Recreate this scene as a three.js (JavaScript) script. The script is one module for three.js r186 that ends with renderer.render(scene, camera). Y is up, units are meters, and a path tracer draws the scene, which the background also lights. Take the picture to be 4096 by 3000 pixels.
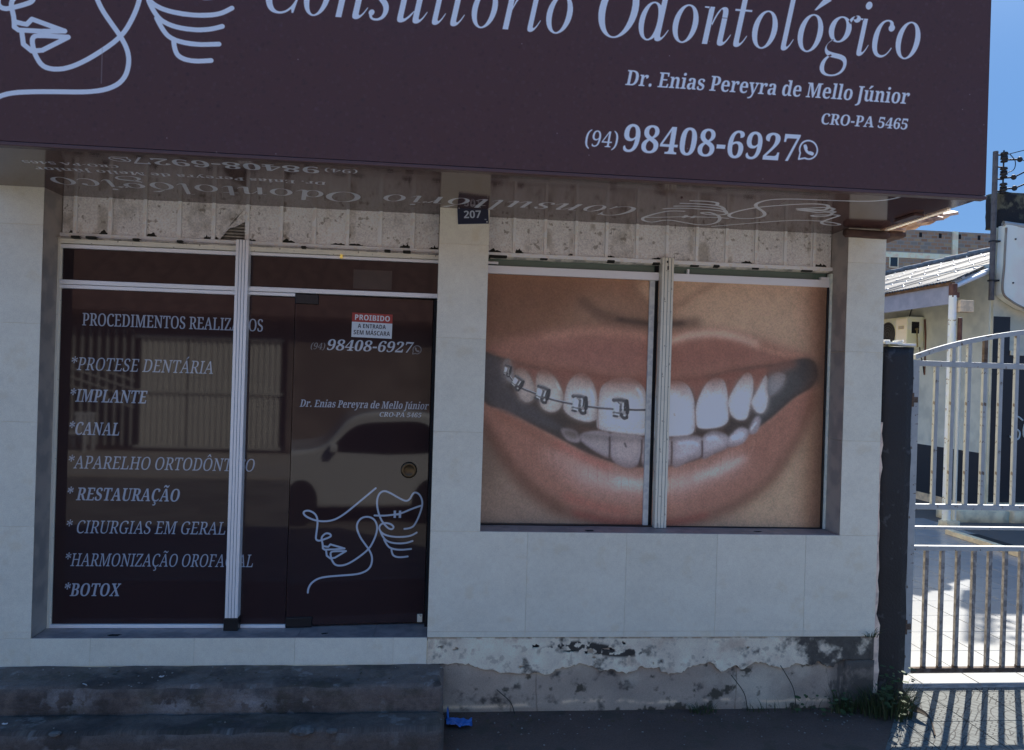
import * as THREE from 'three';
import { mergeGeometries, mergeVertices, toCreasedNormals } from 'three/addons/utils/BufferGeometryUtils.js';
import { RoundedBoxGeometry } from 'three/addons/geometries/RoundedBoxGeometry.js';

// ---------------------------------------------------------------- camera, sky, sun, exposure
const scene = new THREE.Scene();
const camera = new THREE.PerspectiveCamera(54.38, 1024 / 750, 0.05, 600);
{
  const yaw = 5.2 * Math.PI / 180, roll = 1.73 * Math.PI / 180;
  const right = new THREE.Vector3(Math.cos(yaw), 0, Math.sin(yaw)), fwd = new THREE.Vector3(Math.sin(yaw), 0, -Math.cos(yaw));
  camera.up.copy(new THREE.Vector3(0, 1, 0).multiplyScalar(Math.cos(roll)).addScaledVector(right, -Math.sin(roll)));
  camera.position.set(0, 2.14, 4.6);
  camera.lookAt(camera.position.clone().add(fwd));
}
const SUN = new THREE.Vector3(0.63 * 0.764, 0.645, -0.777 * 0.764).normalize();   // behind the clinic, to the right, 40 degrees up
{ // a clear tropical sky: deep blue above, paler towards the horizon, brighter round the sun
  const W = 512, H = 256, d = new Float32Array(W * H * 4), v = new THREE.Vector3();
  for (let j = 0; j < H; j++) for (let i = 0; i < W; i++) {
    const el = ((j + 0.5) / H - 0.5) * Math.PI, az = ((i + 0.5) / W - 0.5) * 2 * Math.PI;
    v.set(Math.cos(az) * Math.cos(el), Math.sin(el), Math.sin(az) * Math.cos(el));
    const s = Math.max(0, Math.sin(el)), h = Math.exp(-s * 5), c = Math.max(0, v.dot(SUN)), g = 0.03 * c ** 4 + 0.4 * c ** 60;
    const k = (j * W + i) * 4;
    d[k] = 0.060 + 0.08 * h + g; d[k + 1] = 0.168 + 0.10 * h + g; d[k + 2] = 0.395 + 0.06 * h + g * 0.9; d[k + 3] = 1;
    if (el < 0) { d[k] = 0.16; d[k + 1] = 0.15; d[k + 2] = 0.14; }
  }
  const t = new THREE.DataTexture(d, W, H, THREE.RGBAFormat, THREE.FloatType);
  t.mapping = THREE.EquirectangularReflectionMapping; t.magFilter = THREE.LinearFilter; t.needsUpdate = true;
  scene.background = t; scene.environment = t; 
}
const sun = new THREE.DirectionalLight(new THREE.Color(1, 0.95, 0.86), 4.2);
sun.position.copy(SUN).multiplyScalar(40); sun.castShadow = true; sun.shadow.mapSize.set(4096, 4096);
Object.assign(sun.shadow.camera, { left: -25, right: 25, top: 25, bottom: -25, near: 1, far: 100 });
scene.add(sun, sun.target);
const renderer = new THREE.WebGLRenderer({ antialias: true });
renderer.setSize(1024, 750);
renderer.toneMapping = THREE.LinearToneMapping;
renderer.toneMappingExposure = 1.8;
renderer.shadowMap.enabled = true;

// ---------------------------------------------------------------- helpers
let seed = 7;
const rnd = () => { seed = (seed + 0x6d2b79f5) | 0; let t = Math.imul(seed ^ (seed >>> 15), 1 | seed); t = (t + Math.imul(t ^ (t >>> 7), 61 | t)) ^ t; return ((t ^ (t >>> 14)) >>> 0) / 4294967296; };
const rr = (a, b) => a + (b - a) * rnd();
const used = new Map();
const numbered = (n) => { const k = used.get(n) ?? 0; used.set(n, k + 1); return k ? n + '_' + String(k).padStart(3, '0') : n; };
const V3 = (x, y, z) => new THREE.Vector3(x, y, z);
const shade = (o) => { o.traverse((m) => { if (m.isMesh) { m.castShadow = true; m.receiveShadow = true; } }); return o; };
function tag(o, label, category, group, kind) { o.userData = { label, category }; if (group) o.userData.group = group; if (kind) o.userData.kind = kind; return o; }
function thing(name, label, category, p = [0, 0, 0], group) {
  const o = new THREE.Group(); o.name = numbered(name); o.position.set(...p); scene.add(o); return tag(o, label, category, group);
}
function sub(name, parent) { const o = new THREE.Group(); o.name = name; parent.add(o); return o; }
function part(name, geo, mat, parent, label) {
  const g = Array.isArray(geo) ? merge(geo) : geo, m = new THREE.Mesh(g, mat);
  m.name = parent === scene ? numbered(name) : name; m.castShadow = m.receiveShadow = true; parent.add(m);
  if (label) m.userData.label = label;
  return m;
}
function struct(name, geo, mat) { const m = part(name, geo, mat, scene); m.userData = { kind: 'structure' }; return m; }
function merge(list) { return mergeGeometries(list.map((g) => { const h = g.index ? g.toNonIndexed() : g; for (const k of Object.keys(h.attributes)) if (!['position', 'normal', 'uv'].includes(k)) h.deleteAttribute(k); return h; })); }
// uv in metres by the axis that the face looks along
function muv(g, dx = 0, dy = 0) {
  if (g.index) g = g.toNonIndexed();
  const p = g.attributes.position, n = g.attributes.normal, uv = new Float32Array(p.count * 2);
  for (let i = 0; i < p.count; i += 3) {
    let x = 0, y = 0, z = 0;
    for (let k = 0; k < 3; k++) { x += n.getX(i + k); y += n.getY(i + k); z += n.getZ(i + k); }
    x = Math.abs(x); y = Math.abs(y); z = Math.abs(z);
    for (let k = i; k < i + 3; k++) {
      const X = p.getX(k), Y = p.getY(k), Z = p.getZ(k);
      uv[k * 2] = (x > y && x > z ? Z : X) + dx; uv[k * 2 + 1] = (y >= x && y >= z ? Z : Y) + dy;
    }
  }
  g.setAttribute('uv', new THREE.BufferAttribute(uv, 2));
  return g;
}
// a box between two corners, edges rounded by r
function bx(x0, x1, y0, y1, z0, z1, r = 0) {
  const w = x1 - x0, h = y1 - y0, d = z1 - z0;
  const g = r > 0 ? new RoundedBoxGeometry(w, h, d, 1, Math.min(r, w * 0.45, h * 0.45, d * 0.45)) : new THREE.BoxGeometry(w, h, d);
  g.translate((x0 + x1) / 2, (y0 + y1) / 2, (z0 + z1) / 2);
  return muv(g);
}
function tube(pts, r, seg = 24, rad = 8) { return new THREE.TubeGeometry(new THREE.CatmullRomCurve3(pts.map((p) => V3(...p))), seg, r, rad).toNonIndexed(); }
function bar(a, b, r, rad = 10) {
  const A = V3(...a), B = V3(...b), L = A.distanceTo(B), g = new THREE.CylinderGeometry(r, r, L, rad).toNonIndexed();
  g.applyQuaternion(new THREE.Quaternion().setFromUnitVectors(V3(0, 1, 0), B.clone().sub(A).normalize()));
  g.translate((A.x + B.x) / 2, (A.y + B.y) / 2, (A.z + B.z) / 2); return g;
}
// tiling value noise
const P = new Uint8Array(65536); for (let i = 0; i < 65536; i++) P[i] = rnd() * 256;
const hash = (x, y, s) => P[((x * 73 + y * 179 + s * 1021) ^ (x * y * 31 + s * 7)) & 65535] / 255;
const lattices = new Map();
function vn(u, v, per, s) {
  const id = per * 100003 + s; let L = lattices.get(id);
  if (!L) { L = new Float32Array(per * per); for (let j = 0; j < per; j++) for (let i = 0; i < per; i++) L[j * per + i] = hash(i, j, s); lattices.set(id, L); }
  const x = u * per, y = v * per, ix = Math.floor(x), iy = Math.floor(y), a = x - ix, b = y - iy;
  const f = a * a * (3 - 2 * a), g = b * b * (3 - 2 * b), x0 = ((ix % per) + per) % per, x1 = x0 + 1 === per ? 0 : x0 + 1, y0 = (((iy % per) + per) % per) * per, y1 = y0 + per === per * per ? 0 : y0 + per;
  const p = L[y0 + x0], q = L[y1 + x0], t0 = p + (L[y0 + x1] - p) * f, t1 = q + (L[y1 + x1] - q) * f; return t0 + (t1 - t0) * g;
}
const fbm = (u, v, per, s, oct = 4) => { let a = 0, w = 0.5, t = 0; for (let i = 0; i < oct; i++) { a += w * vn(u, v, per << i, s + i); t += w; w *= 0.55; } return a / t; };
const sstep = (a, b, x) => { const t = Math.min(1, Math.max(0, (x - a) / (b - a))); return t * t * (3 - 2 * t); };
const ENC = new Float32Array(4097), enc = (c) => ENC[c <= 0 ? 0 : c >= 1 ? 4096 : (Math.sqrt(c) * 4096 + 0.5) | 0];
for (let i = 0; i < 4097; i++) { const c = (i / 4096) ** 2; ENC[i] = c <= 0.0031308 ? 12.92 * c : 1.055 * c ** (1 / 2.4) - 0.055; }
const dec = (c) => (c <= 0.04045 ? c / 12.92 : ((c + 0.055) / 1.055) ** 2.4);
// f(u, v) gives linear base colour; the picture repeats every size metres
function colourTex(n, size, f) {
  const d = new Uint8Array(n * n * 4);
  for (let j = 0; j < n; j++) for (let i = 0; i < n; i++) { const c = f(i / n, j / n), k = (j * n + i) * 4; d[k] = enc(c[0]) * 255; d[k + 1] = enc(c[1]) * 255; d[k + 2] = enc(c[2]) * 255; d[k + 3] = 255; }
  const t = new THREE.DataTexture(d, n, n); t.colorSpace = THREE.SRGBColorSpace; return setTex(t, size);
}
function greyTex(n, size, f) {
  const d = new Uint8Array(n * n * 4);
  for (let j = 0; j < n; j++) for (let i = 0; i < n; i++) { const c = Math.min(1, Math.max(0, f(i / n, j / n))) * 255, k = (j * n + i) * 4; d[k] = d[k + 1] = d[k + 2] = c; d[k + 3] = 255; }
  return setTex(new THREE.DataTexture(d, n, n), size);
}
function setTex(t, size) { t.wrapS = t.wrapT = THREE.RepeatWrapping; t.magFilter = THREE.LinearFilter; t.minFilter = THREE.LinearMipmapLinearFilter; t.repeat.set(1 / size, 1 / size); t.needsUpdate = true; return t; }
const mixc = (a, b, t) => [a[0] + (b[0] - a[0]) * t, a[1] + (b[1] - a[1]) * t, a[2] + (b[2] - a[2]) * t];
// base colour of a thing that shows as sRGB r, g, b in the open shade of the photograph
const E = [0.200, 0.247, 0.345];
const alb = (r, g, b, k = 1) => [dec(r / 255) / E[0] * k, dec(g / 255) / E[1] * k, dec(b / 255) / E[2] * k];
const col = (c) => new THREE.Color().setRGB(...c);
const std = (c, rough = 0.7, o = {}) => new THREE.MeshStandardMaterial({ color: Array.isArray(c) ? col(c) : c, roughness: rough, ...o });
const noisy = (c, c2, size, per, s, rough, extra = {}) => std(0xffffff, rough, { map: colourTex(256, size, (u, v) => { const n = fbm(u, v, per, s, 5); return mixc(c, c2, sstep(0.3, 0.7, n)); }), ...extra });
function canvas(w, h) { const c = document.createElement('canvas'); c.width = w; c.height = h; return c; }
function canvasTex(c) { const t = new THREE.CanvasTexture(c); t.colorSpace = THREE.SRGBColorSpace; t.anisotropy = 8; return t; }
// uv of the faces of a geometry from x, y in a rectangle of the wall
function printUV(g, x0, x1, y0, y1) { const p = g.attributes.position, u = g.attributes.uv; for (let i = 0; i < p.count; i++) u.setXY(i, (p.getX(i) - x0) / (x1 - x0), (p.getY(i) - y0) / (y1 - y0)); return g; }
// worn block: a subdivided box pushed about by noise, edges knocked off
function worn(x0, x1, y0, y1, z0, z1, cell, amp, s = 0) {
  const w = x1 - x0, h = y1 - y0, d = z1 - z0, q = (l) => Math.max(2, Math.round(l / cell));
  let g = new THREE.BoxGeometry(w, h, d, q(w), q(h), q(d)); g.deleteAttribute('uv'); g.deleteAttribute('normal'); g = mergeVertices(g, 1e-4);
  const p = g.attributes.position;
  for (let i = 0; i < p.count; i++) {
    let x = p.getX(i), y = p.getY(i), z = p.getZ(i);
    const ex = Math.abs(x) > w / 2 - 1e-4, ey = Math.abs(y) > h / 2 - 1e-4, ez = Math.abs(z) > d / 2 - 1e-4, e = ex + ey + ez;
    const wx = x + x0 + w / 2, wy = y + y0 + h / 2, wz = z + z0 + d / 2, n = (k) => fbm(wx * 0.31 + wz * 0.17 + k, wy * 0.31 + wz * 0.29 + k * 1.7, 16, s + k, 4) - 0.5;
    const a = amp * (e > 1 ? 1.5 : 1), pull = e > 1 ? amp * (0.5 + 2.2 * Math.max(0, n(5) + 0.1)) : 0;
    if (ex) x += a * n(1) - Math.sign(x) * pull; if (ey) y += a * n(2) - Math.sign(y) * pull; if (ez) z += a * n(3) - Math.sign(z) * pull;
    p.setXYZ(i, x + x0 + w / 2, y + y0 + h / 2, z + z0 + d / 2);
  }
  g.computeVertexNormals(); return muv(g);
}

// ---------------------------------------------------------------- materials
const grain = greyTex(256, 0.35, (u, v) => 0.5 + (fbm(u, v, 32, 3, 4) - 0.5) * 0.9);
const tileMap = colourTex(512, 0.9, (u, v) => {
  const n = fbm(u, v, 6, 11, 5), q = fbm(u, v, 40, 15, 3), f = hash((u * 512) | 0, (v * 512) | 0, 3), w = sstep(0.6, 0.85, fbm(u, v, 9, 40, 5));
  return mixc(alb(120, 129, 138, 0.86 + 0.14 * n + 0.10 * q + (f - 0.5) * 0.22), alb(110, 113, 110), w * 0.35);
});
const tileM = [0, 1, 2].map((k) => std([1 - k * 0.025, 1 - k * 0.02, 1 - k * 0.02], 0.38, { map: tileMap, bumpMap: grain, bumpScale: 0.0006 }));
const renderM = noisy(alb(105, 108, 106), alb(125, 128, 124), 1.2, 8, 21, 0.85);
const jambM = noisy(alb(78, 82, 92), alb(92, 95, 104), 0.8, 8, 25, 0.5);
const sillM = noisy(alb(66, 68, 80), alb(80, 80, 92), 0.6, 10, 27, 0.42, { bumpMap: grain, bumpScale: 0.0006 });
const groutM = std(alb(60, 62, 62), 0.9);
const alu = noisy(alb(136, 148, 166), alb(152, 162, 178), 0.5, 16, 31, 0.42, { metalness: 0.2 });
const aluDull = std(0xffffff, 0.5, { metalness: 0.1, map: colourTex(256, 0.5, (u, v) => { const n = fbm(u, v * 0.25, 12, 33, 4), r = sstep(0.76, 0.8, fbm(u, v, 22, 37, 4)); return mixc(mixc(alb(112, 122, 132), alb(124, 133, 142), n), alb(62, 60, 58), r * 0.7); }) });
const blackM = std([0.012, 0.012, 0.015], 0.35);
const darkGap = std([0.008, 0.008, 0.01], 0.8);  // near-black for recesses and openings, their shade put into the colour
const steelM = noisy(alb(120, 128, 146), alb(146, 154, 168), 0.25, 10, 35, 0.6);
const stoneDark = noisy([0.022, 0.021, 0.022], [0.05, 0.048, 0.047], 0.7, 10, 41, 0.95, { bumpMap: grain, bumpScale: 0.003 });

// ================================================================ GROUND
const asphaltMap = colourTex(512, 1.6, (u, v) => {
  const n = fbm(u, v, 6, 51, 5), f = hash((u * 512) | 0, (v * 512) | 0, 9), m = sstep(0.58, 0.75, fbm(u, v, 9, 57, 5));
  let c = mixc([0.088, 0.056, 0.045], [0.15, 0.098, 0.078], n); c = c.map((x) => x * (0.75 + 0.5 * f));
  return mixc(c, [0.055, 0.052, 0.034], m * 0.5);
});
const asphalt = std(0xffffff, 0.95, { map: asphaltMap, bumpMap: grain, bumpScale: 0.004 });
struct('ground', muv(new THREE.PlaneGeometry(500, 500).rotateX(-Math.PI / 2).translate(0, -0.02, 0)), asphalt);
{ // dark cracked pavement in front of the clinic, its oblique edge shaped to follow the building shadow
  const s = new THREE.Shape([[-9, 0.4], [2.97, 0.4], [2.965, -0.12], [2.60, -0.58], [2.2, -1.07], [2.2, -2.6], [-9, -2.6]].map((p) => new THREE.Vector2(...p)));
  struct('pavement', muv(new THREE.ExtrudeGeometry(s, { depth: 0.034, bevelEnabled: false }).rotateX(-Math.PI / 2).translate(0, -0.03, 0)), asphalt);
}
const roadM = noisy([0.17, 0.155, 0.135], [0.24, 0.22, 0.19], 3, 8, 61, 0.95);
struct('road', bx(-40, 40, -0.09, -0.008, 2.62, 9.4), roadM);
struct('kerb', bx(-40, 2.2, -0.09, 0.012, 2.5, 2.62, 0.01), noisy([0.2, 0.2, 0.19], [0.3, 0.29, 0.27], 1, 8, 62, 0.9));
struct('far_pavement', bx(-40, 40, -0.09, 0.03, 9.4, 13.4), noisy([0.42, 0.38, 0.32], [0.52, 0.47, 0.40], 2, 8, 63, 0.9));

// concrete steps before the door
function mapTex(w, h, f) { // a picture that does not repeat, f(u, v) from the lower left
  const d = new Uint8Array(w * h * 4); for (let j = 0; j < h; j++) for (let i = 0; i < w; i++) { const c = f((i + 0.5) / w, (j + 0.5) / h), k = (j * w + i) * 4; d[k] = enc(c[0]) * 255; d[k + 1] = enc(c[1]) * 255; d[k + 2] = enc(c[2]) * 255; d[k + 3] = 255; }
  const t = new THREE.DataTexture(d, w, h); t.colorSpace = THREE.SRGBColorSpace; t.magFilter = THREE.LinearFilter; t.needsUpdate = true; return t;
}
const stepMat = (s, k) => {
  const sp = (x, y, per, q, o = 5) => fbm(x / 4.1 + 0.03, y / 4.1 + 0.4, per, s + q, o);
  return std(0xffffff, 1, { bumpMap: grain, bumpScale: 0.003, map: mapTex(1500, 370, (u, v) => { // x from -4 to 0.1, y + z unrolled from -0.1 to 0.9
    const x = -4 + 4.1 * u, y = -0.1 + v, n = sp(x, y, 24, 0), d = sstep(0.45, 0.66, sp(x, y, 16, 20)), g = sstep(0.58, 0.76, sp(x, y, 30, 40)), p = sstep(0.58, 0.72, sp(x, y, 46, 60)) * sstep(0.45, 0.6, sp(x, y, 10, 70)), f = hash((u * 1500) | 0, (v * 370) | 0, 5), q = sp(x, y, 220, 80, 2);
    let c = mixc([0.15 * k, 0.112 * k, 0.094 * k], [0.27 * k, 0.21 * k, 0.178 * k], n); c = mixc(c, [0.055, 0.045, 0.04], d * 0.75); c = mixc(c, [0.07, 0.062, 0.04], g * 0.45); c = mixc(c, [0.40 * k, 0.365 * k, 0.345 * k], p * 0.6);
    for (const [cx, cy] of [[-2.05, 0.24], [-1.05, 0.22], [-1.48, 0.20]]) c = mixc(c, [0.46 * k, 0.43 * k, 0.42 * k], 0.6 * Math.exp(-(((x - cx) / 0.14) ** 2) - (((y - cy) / 0.05) ** 2)) * sstep(0.42, 0.56, sp(x, y, 90, 90, 4)));
    return c.map((e) => e * (0.62 + 0.44 * f + 0.32 * q));
  }) });
};
const unroll = (g) => { const p = g.attributes.position, n = g.attributes.normal, u = g.attributes.uv; for (let i = 0; i < p.count; i += 3) { const up = n.getY(i) + n.getY(i + 1) + n.getY(i + 2) > 2; for (let k = i; k < i + 3; k++) u.setXY(k, (p.getX(k) + 4) / 4.1, (up ? p.getZ(k) + 0.4 : p.getY(k)) + 0.1); } return g; };
struct('step', unroll(worn(-4, 0.045, -0.02, 0.31, -0.03, 0.305, 0.03, 0.016, 3)), stepMat(70, 0.86));
struct('lower_step', unroll(worn(-4, 0.05, -0.02, 0.165, 0.3, 0.545, 0.03, 0.016, 5)), stepMat(170, 0.68));

// ================================================================ CLINIC
const clinic = thing('clinic_building', 'grey tiled single storey clinic front with glass door and smile poster window', 'building');
{ // cores behind the tiles
  const back = -7, T = -0.0035;
  part('wall', [bx(-9, -2.428, 0, 4.5, -0.5, T), bx(-0.057, 0.239, 1.12, 4.5, -0.5, T), bx(2.63, 2.877, 1.12, 4.5, -0.5, T), bx(-0.057, 2.877, 0.478, 1.12, -0.5, T), bx(-2.428, -0.057, 0, 0.46, -0.5, T),
    bx(-2.428, -0.057, 3.19, 4.5, -0.5, -0.2), bx(0.239, 2.63, 3.19, 4.5, -0.5, -0.2)], renderM, clinic);
  part('rear_wall', [bx(-9, -8.8, 0, 4.5, back, -0.5), bx(2.677, 2.877, 0, 4.5, back, -0.5), bx(-8.8, 2.677, 0, 4.5, back - 0.2, back), bx(-8.8, 2.677, 0.3, 0.46, back, -0.5)], renderM, clinic);
  part('roof', bx(-9.1, 2.95, 4.5, 4.62, back - 0.3, 0.02), noisy([0.3, 0.28, 0.26], [0.4, 0.38, 0.35], 2, 6, 66, 0.9), clinic);
  // ceramic tiles, 60 x 59 cm
  const xs = []; for (let k = -7; k <= 5; k++) xs.push(-0.005 + 0.598 * k);
  const ys = [0.31, 0.48, 0.518, 1.148, 1.772, 2.362, 2.952, 3.542];
  const jt = 0.0005;
  const lay = (x0, x1, y0, y1, xc, yc) => {
    const X = [x0, ...xc.filter((v) => v > x0 + 0.03 && v < x1 - 0.03), x1], Y = [y0, ...yc.filter((v) => v > y0 + 0.01 && v < y1 - 0.01), y1];
    for (let i = 0; i + 1 < X.length; i++) for (let j = 0; j + 1 < Y.length; j++) {
      const g = bx(X[i] + (i ? jt : 0), X[i + 1] - (i + 2 < X.length ? jt : 0), Y[j] + (j ? jt : 0), Y[j + 1] - (j + 2 < Y.length ? jt : 0), T, rr(-0.0006, 0.0006), 0.0015);
      const o = [rnd() * 0.9, rnd() * 0.9], uv = g.attributes.uv; for (let q = 0; q < uv.count; q++) uv.setXY(q, uv.getX(q) + o[0], uv.getY(q) + o[1]);
      part('wall_tile', g, tileM[(rnd() * 3) | 0], clinic);
    }
  };
  lay(-3.6, -2.42, 0.31, 3.54, xs, ys);
  lay(-0.065, 0.247, 1.148, 3.54, [], ys);
  lay(2.622, 2.885, 1.148, 3.54, [], ys);
  lay(-0.065, 2.885, 0.48, 1.1465, [0.55, 1.19, 1.79, 2.39], [0.516]);
  lay(-2.42, -0.066, 0.312, 0.4785, [-2.08, -1.475, -0.875, -0.275], []);
  // reveals and sills
  part('reveal', bx(-2.43, -2.4195, 0.482, 3.2, -0.3, -0.0095), jambM, clinic);
  part('reveal', [bx(2.6215, 2.632, 1.15, 1.77, -0.3, -0.0095), bx(2.6215, 2.632, 1.773, 2.36, -0.3, -0.0095), bx(2.6215, 2.632, 2.363, 3.2, -0.3, -0.0095)], jambM, clinic);
  part('reveal', bx(-0.066, -0.056, 0.482, 3.2, -0.3, -0.0095), jambM, clinic);
  part('reveal', bx(0.238, 0.2475, 1.15, 3.2, -0.3, -0.0095), jambM, clinic);
  const dx = [-2.42, -2.02, -1.43, -0.865, -0.40, -0.066];
  for (let i = 0; i < 5; i++) part('threshold_tile', bx(dx[i] + (i ? 0.002 : 0), dx[i + 1], 0.46, 0.48 + rr(-0.0005, 0.0005), -0.5, -0.0045), sillM, clinic);
  const sx = [0.2475, 0.84, 1.43, 2.02, 2.6215];
  for (let i = 0; i < 4; i++) part('sill_tile', bx(sx[i] + (i ? 0.002 : 0), sx[i + 1], 1.12, 1.149, -0.5, -0.0045), sillM, clinic);
  const grime = std([0.02, 0.019, 0.018], 0.95);
  for (const [x, z, w] of [[-1.96, -0.05, 0.05], [-0.71, -0.07, 0.03], [0.95, -0.05, 0.05], [2.1, -0.08, 0.04]]) {
    const g = new THREE.CircleGeometry(w, 14).rotateX(-Math.PI / 2), p = g.attributes.position; for (let i = 1; i < p.count; i++) { const k = rr(0.45, 1.0); p.setXYZ(i, p.getX(i) * k, 0, p.getZ(i) * k * 0.6); }
    part('stain', muv(g.translate(x, x < 0 ? 0.4815 : 1.1505, z)), grime, clinic, 'black grimy blotch on the sill');
  }
}
{ // plinth under the tiled wall: grey concrete, a flaking white skin above, mould spreading from the right end
  const sp = (x, y, per, s, o = 5) => fbm(x / 3.2, y / 3.2, per, s, o), X0 = -0.08, X1 = 2.92, Y0 = -0.04, Y1 = 0.49;
  const speck = (i) => hash((i * 7919) & 1023, (i * 104729) & 1023, 2);
  const mould = (x, y) => { const n = sp(x, y, 40, 121), r = sstep(1.95, 2.75, x); return sstep(0.76 - 0.44 * r, 1.06 - 0.38 * r, n + 0.3 * sp(x, y, 110, 125)); };
  const concrete = mapTex(1400, 248, (u, v) => {
    const x = X0 + u * (X1 - X0), y = Y0 + v * (Y1 - Y0), n = sp(x, y, 16, 81), w = sstep(0.5, 0.75, sp(x, y, 9, 88)), f = hash((u * 1400) | 0, (v * 248) | 0, 2);
    let c = mixc(alb(72, 72, 76), alb(100, 99, 102), n); c = mixc(c, alb(112, 118, 122), w * 0.55);
    const wave = 0.035 + 0.05 * sp(x, 0.3, 14, 95, 3) * sstep(0.2, 1.0, x), salt = Math.exp(-(((y - wave) / 0.012) ** 2)) * sstep(0.35, 0.6, sp(x, y, 34, 97)); c = mixc(c, alb(126, 122, 118), salt * 0.8);
    for (const [cx, cw] of [[0.47, 0.006], [0.64, 0.004], [1.95, 0.004]]) c = mixc(c, alb(60, 56, 55), 0.7 * Math.exp(-(((x - cx - 0.03 * (sp(x, y, 20, 99) - 0.5)) / cw) ** 2)) * sstep(0.3, 0.55, sp(x, y, 22, 103)));
    const spot = Math.exp(-(((x - 1.78) / 0.1) ** 2) - (((y - 0.10) / 0.05) ** 2)), moss = sstep(0.66, 0.80, sp(x, y, 44, 133) + 0.2 * spot + 0.3 * Math.max(0, 1 - y / 0.06) * sstep(0.8, 1.7, x)); c = mixc(c, [0.05, 0.046, 0.03], moss * 0.85);
    c = mixc(c, mixc([0.04, 0.036, 0.032], [0.10, 0.088, 0.074], sp(x, y, 120, 141)), mould(x - 0.5 + 0.5 * sstep(2.5, 2.75, x), y) * 0.9);
    c = mixc(c, [0.14, 0.12, 0.10], 0.6 * sstep(2.62, 2.70, x + 0.1 * sp(x, y, 30, 147)) * sstep(0.34, 0.3, y)); return c.map((q) => q * (0.82 + 0.36 * f));
  });
  const skin = mapTex(1400, 120, (u, v) => {
    const x = X0 + u * (X1 - X0), y = 0.23 + v * 0.26, n = sp(x, y, 30, 101), b = sstep(0.62, 0.78, sp(x, y, 64, 107)), r = sstep(0.58, 0.8, sp(x, y, 26, 113)), f = hash((u * 1400) | 0, (v * 120) | 0, 4);
    const clus = Math.exp(-(((x - 1.0) / 0.28) ** 2) - (((y - 0.40 - 0.02 * Math.sin(x * 9)) / 0.03) ** 2)), k = sstep(0.52, 0.6, sp(x, y, 90, 117) + 0.22 * clus - 0.06);
    let c = mixc(alb(104, 106, 110), alb(134, 140, 144), n); c = mixc(c, alb(98, 93, 92), r * 0.6); c = mixc(c, alb(72, 72, 74), b * 0.45); c = mixc(c, [0.03, 0.027, 0.025], k * sstep(0.02, 0.4, clus) * 0.95);
    c = mixc(c, alb(82, 66, 52), 0.6 * sstep(0.464, 0.474, y) * sstep(0.4, 0.6, sp(x, y, 50, 119))); c = mixc(c, mixc([0.035, 0.031, 0.028], [0.11, 0.098, 0.085], sp(x, y, 130, 143)), mould(x, y) * 0.95); return c.map((q) => q * (0.84 + 0.32 * f));
  });
  const plM = std(0xffffff, 0.95, { map: concrete, bumpMap: null }), skM = std(0xffffff, 0.9, { map: skin });
  part('plinth', printUV(worn(0.0, 2.87, -0.03, 0.477, -0.4, -0.012, 0.03, 0.012, 11), X0, X1, Y0, Y1), plM, clinic, 'grey stained concrete plinth below the tiled wall');
  const low = [[-0.06, 0.318], [0.1, 0.315], [0.2, 0.315], [0.27, 0.285], [0.4, 0.262], [0.55, 0.252], [0.72, 0.248], [0.75, 0.275], [0.8, 0.29], [0.86, 0.30], [0.92, 0.315], [1.0, 0.285], [1.05, 0.265], [1.12, 0.275], [1.2, 0.248], [1.27, 0.262], [1.3, 0.29], [1.38, 0.285], [1.43, 0.282], [1.45, 0.252], [1.5, 0.244], [1.58, 0.25], [1.62, 0.285], [1.7, 0.305], [1.78, 0.316], [1.82, 0.27], [1.86, 0.255], [1.93, 0.30], [1.98, 0.265], [2.06, 0.318], [2.14, 0.31], [2.18, 0.288], [2.28, 0.27], [2.34, 0.30], [2.44, 0.292], [2.5, 0.315], [2.56, 0.29], [2.6, 0.275], [2.64, 0.325], [2.7, 0.33], [2.88, 0.33]];
  const pts = []; for (let i = 0; i + 1 < low.length; i++) { const [a, b] = [low[i], low[i + 1]], n = 5; for (let k = 0; k < n; k++) { const t = k / n; pts.push(new THREE.Vector2(a[0] + (b[0] - a[0]) * t, a[1] + (b[1] - a[1]) * t + rr(-0.008, 0.008))); } }
  pts.push(new THREE.Vector2(2.88, 0.33), new THREE.Vector2(2.88, 0.474), new THREE.Vector2(-0.06, 0.474));
  const hole = (cx, cy, rx, ry, n = 13) => { const p = []; for (let i = 0; i < n; i++) { const a = -i / n * 6.283, k = rr(0.4, 1.15); p.push(new THREE.Vector2(cx + Math.cos(a) * rx * k, cy + Math.sin(a) * ry * k)); } return new THREE.Path(p); };
  const s = new THREE.Shape(pts);
  for (const h of [[0.02, 0.42, 0.025, 0.012], [0.12, 0.405, 0.026, 0.018], [0.62, 0.42, 0.03, 0.02], [0.84, 0.39, 0.05, 0.016], [0.97, 0.385, 0.045, 0.02], [1.09, 0.40, 0.045, 0.014], [1.19, 0.44, 0.02, 0.018], [1.0, 0.35, 0.025, 0.012], [0.53, 0.29, 0.025, 0.016], [1.39, 0.31, 0.012, 0.012], [1.72, 0.345, 0.012, 0.009], [2.02, 0.41, 0.018, 0.012]]) s.holes.push(hole(...h));
  part('flaking_plaster', printUV(muv(new THREE.ExtrudeGeometry(s, { depth: 0.014, bevelEnabled: true, bevelThickness: 0.002, bevelSize: 0.002, bevelSegments: 1 }).translate(0, 0, -0.014)), X0, X1, 0.23, 0.49), skM, clinic, 'flaking white plaster with a ragged lower edge, mouldy at its right end');
  part('mouldy_hollow', bx(-0.05, 1.25, 0.33, 0.455, -0.02, -0.0115), std([0.02, 0.019, 0.02], 1), clinic);
  part('rough_foot', printUV(worn(2.68, 2.9, -0.02, 0.325, -0.2, 0.004, 0.025, 0.02, 31), X0, X1, Y0, Y1), plM, clinic);
}

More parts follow.
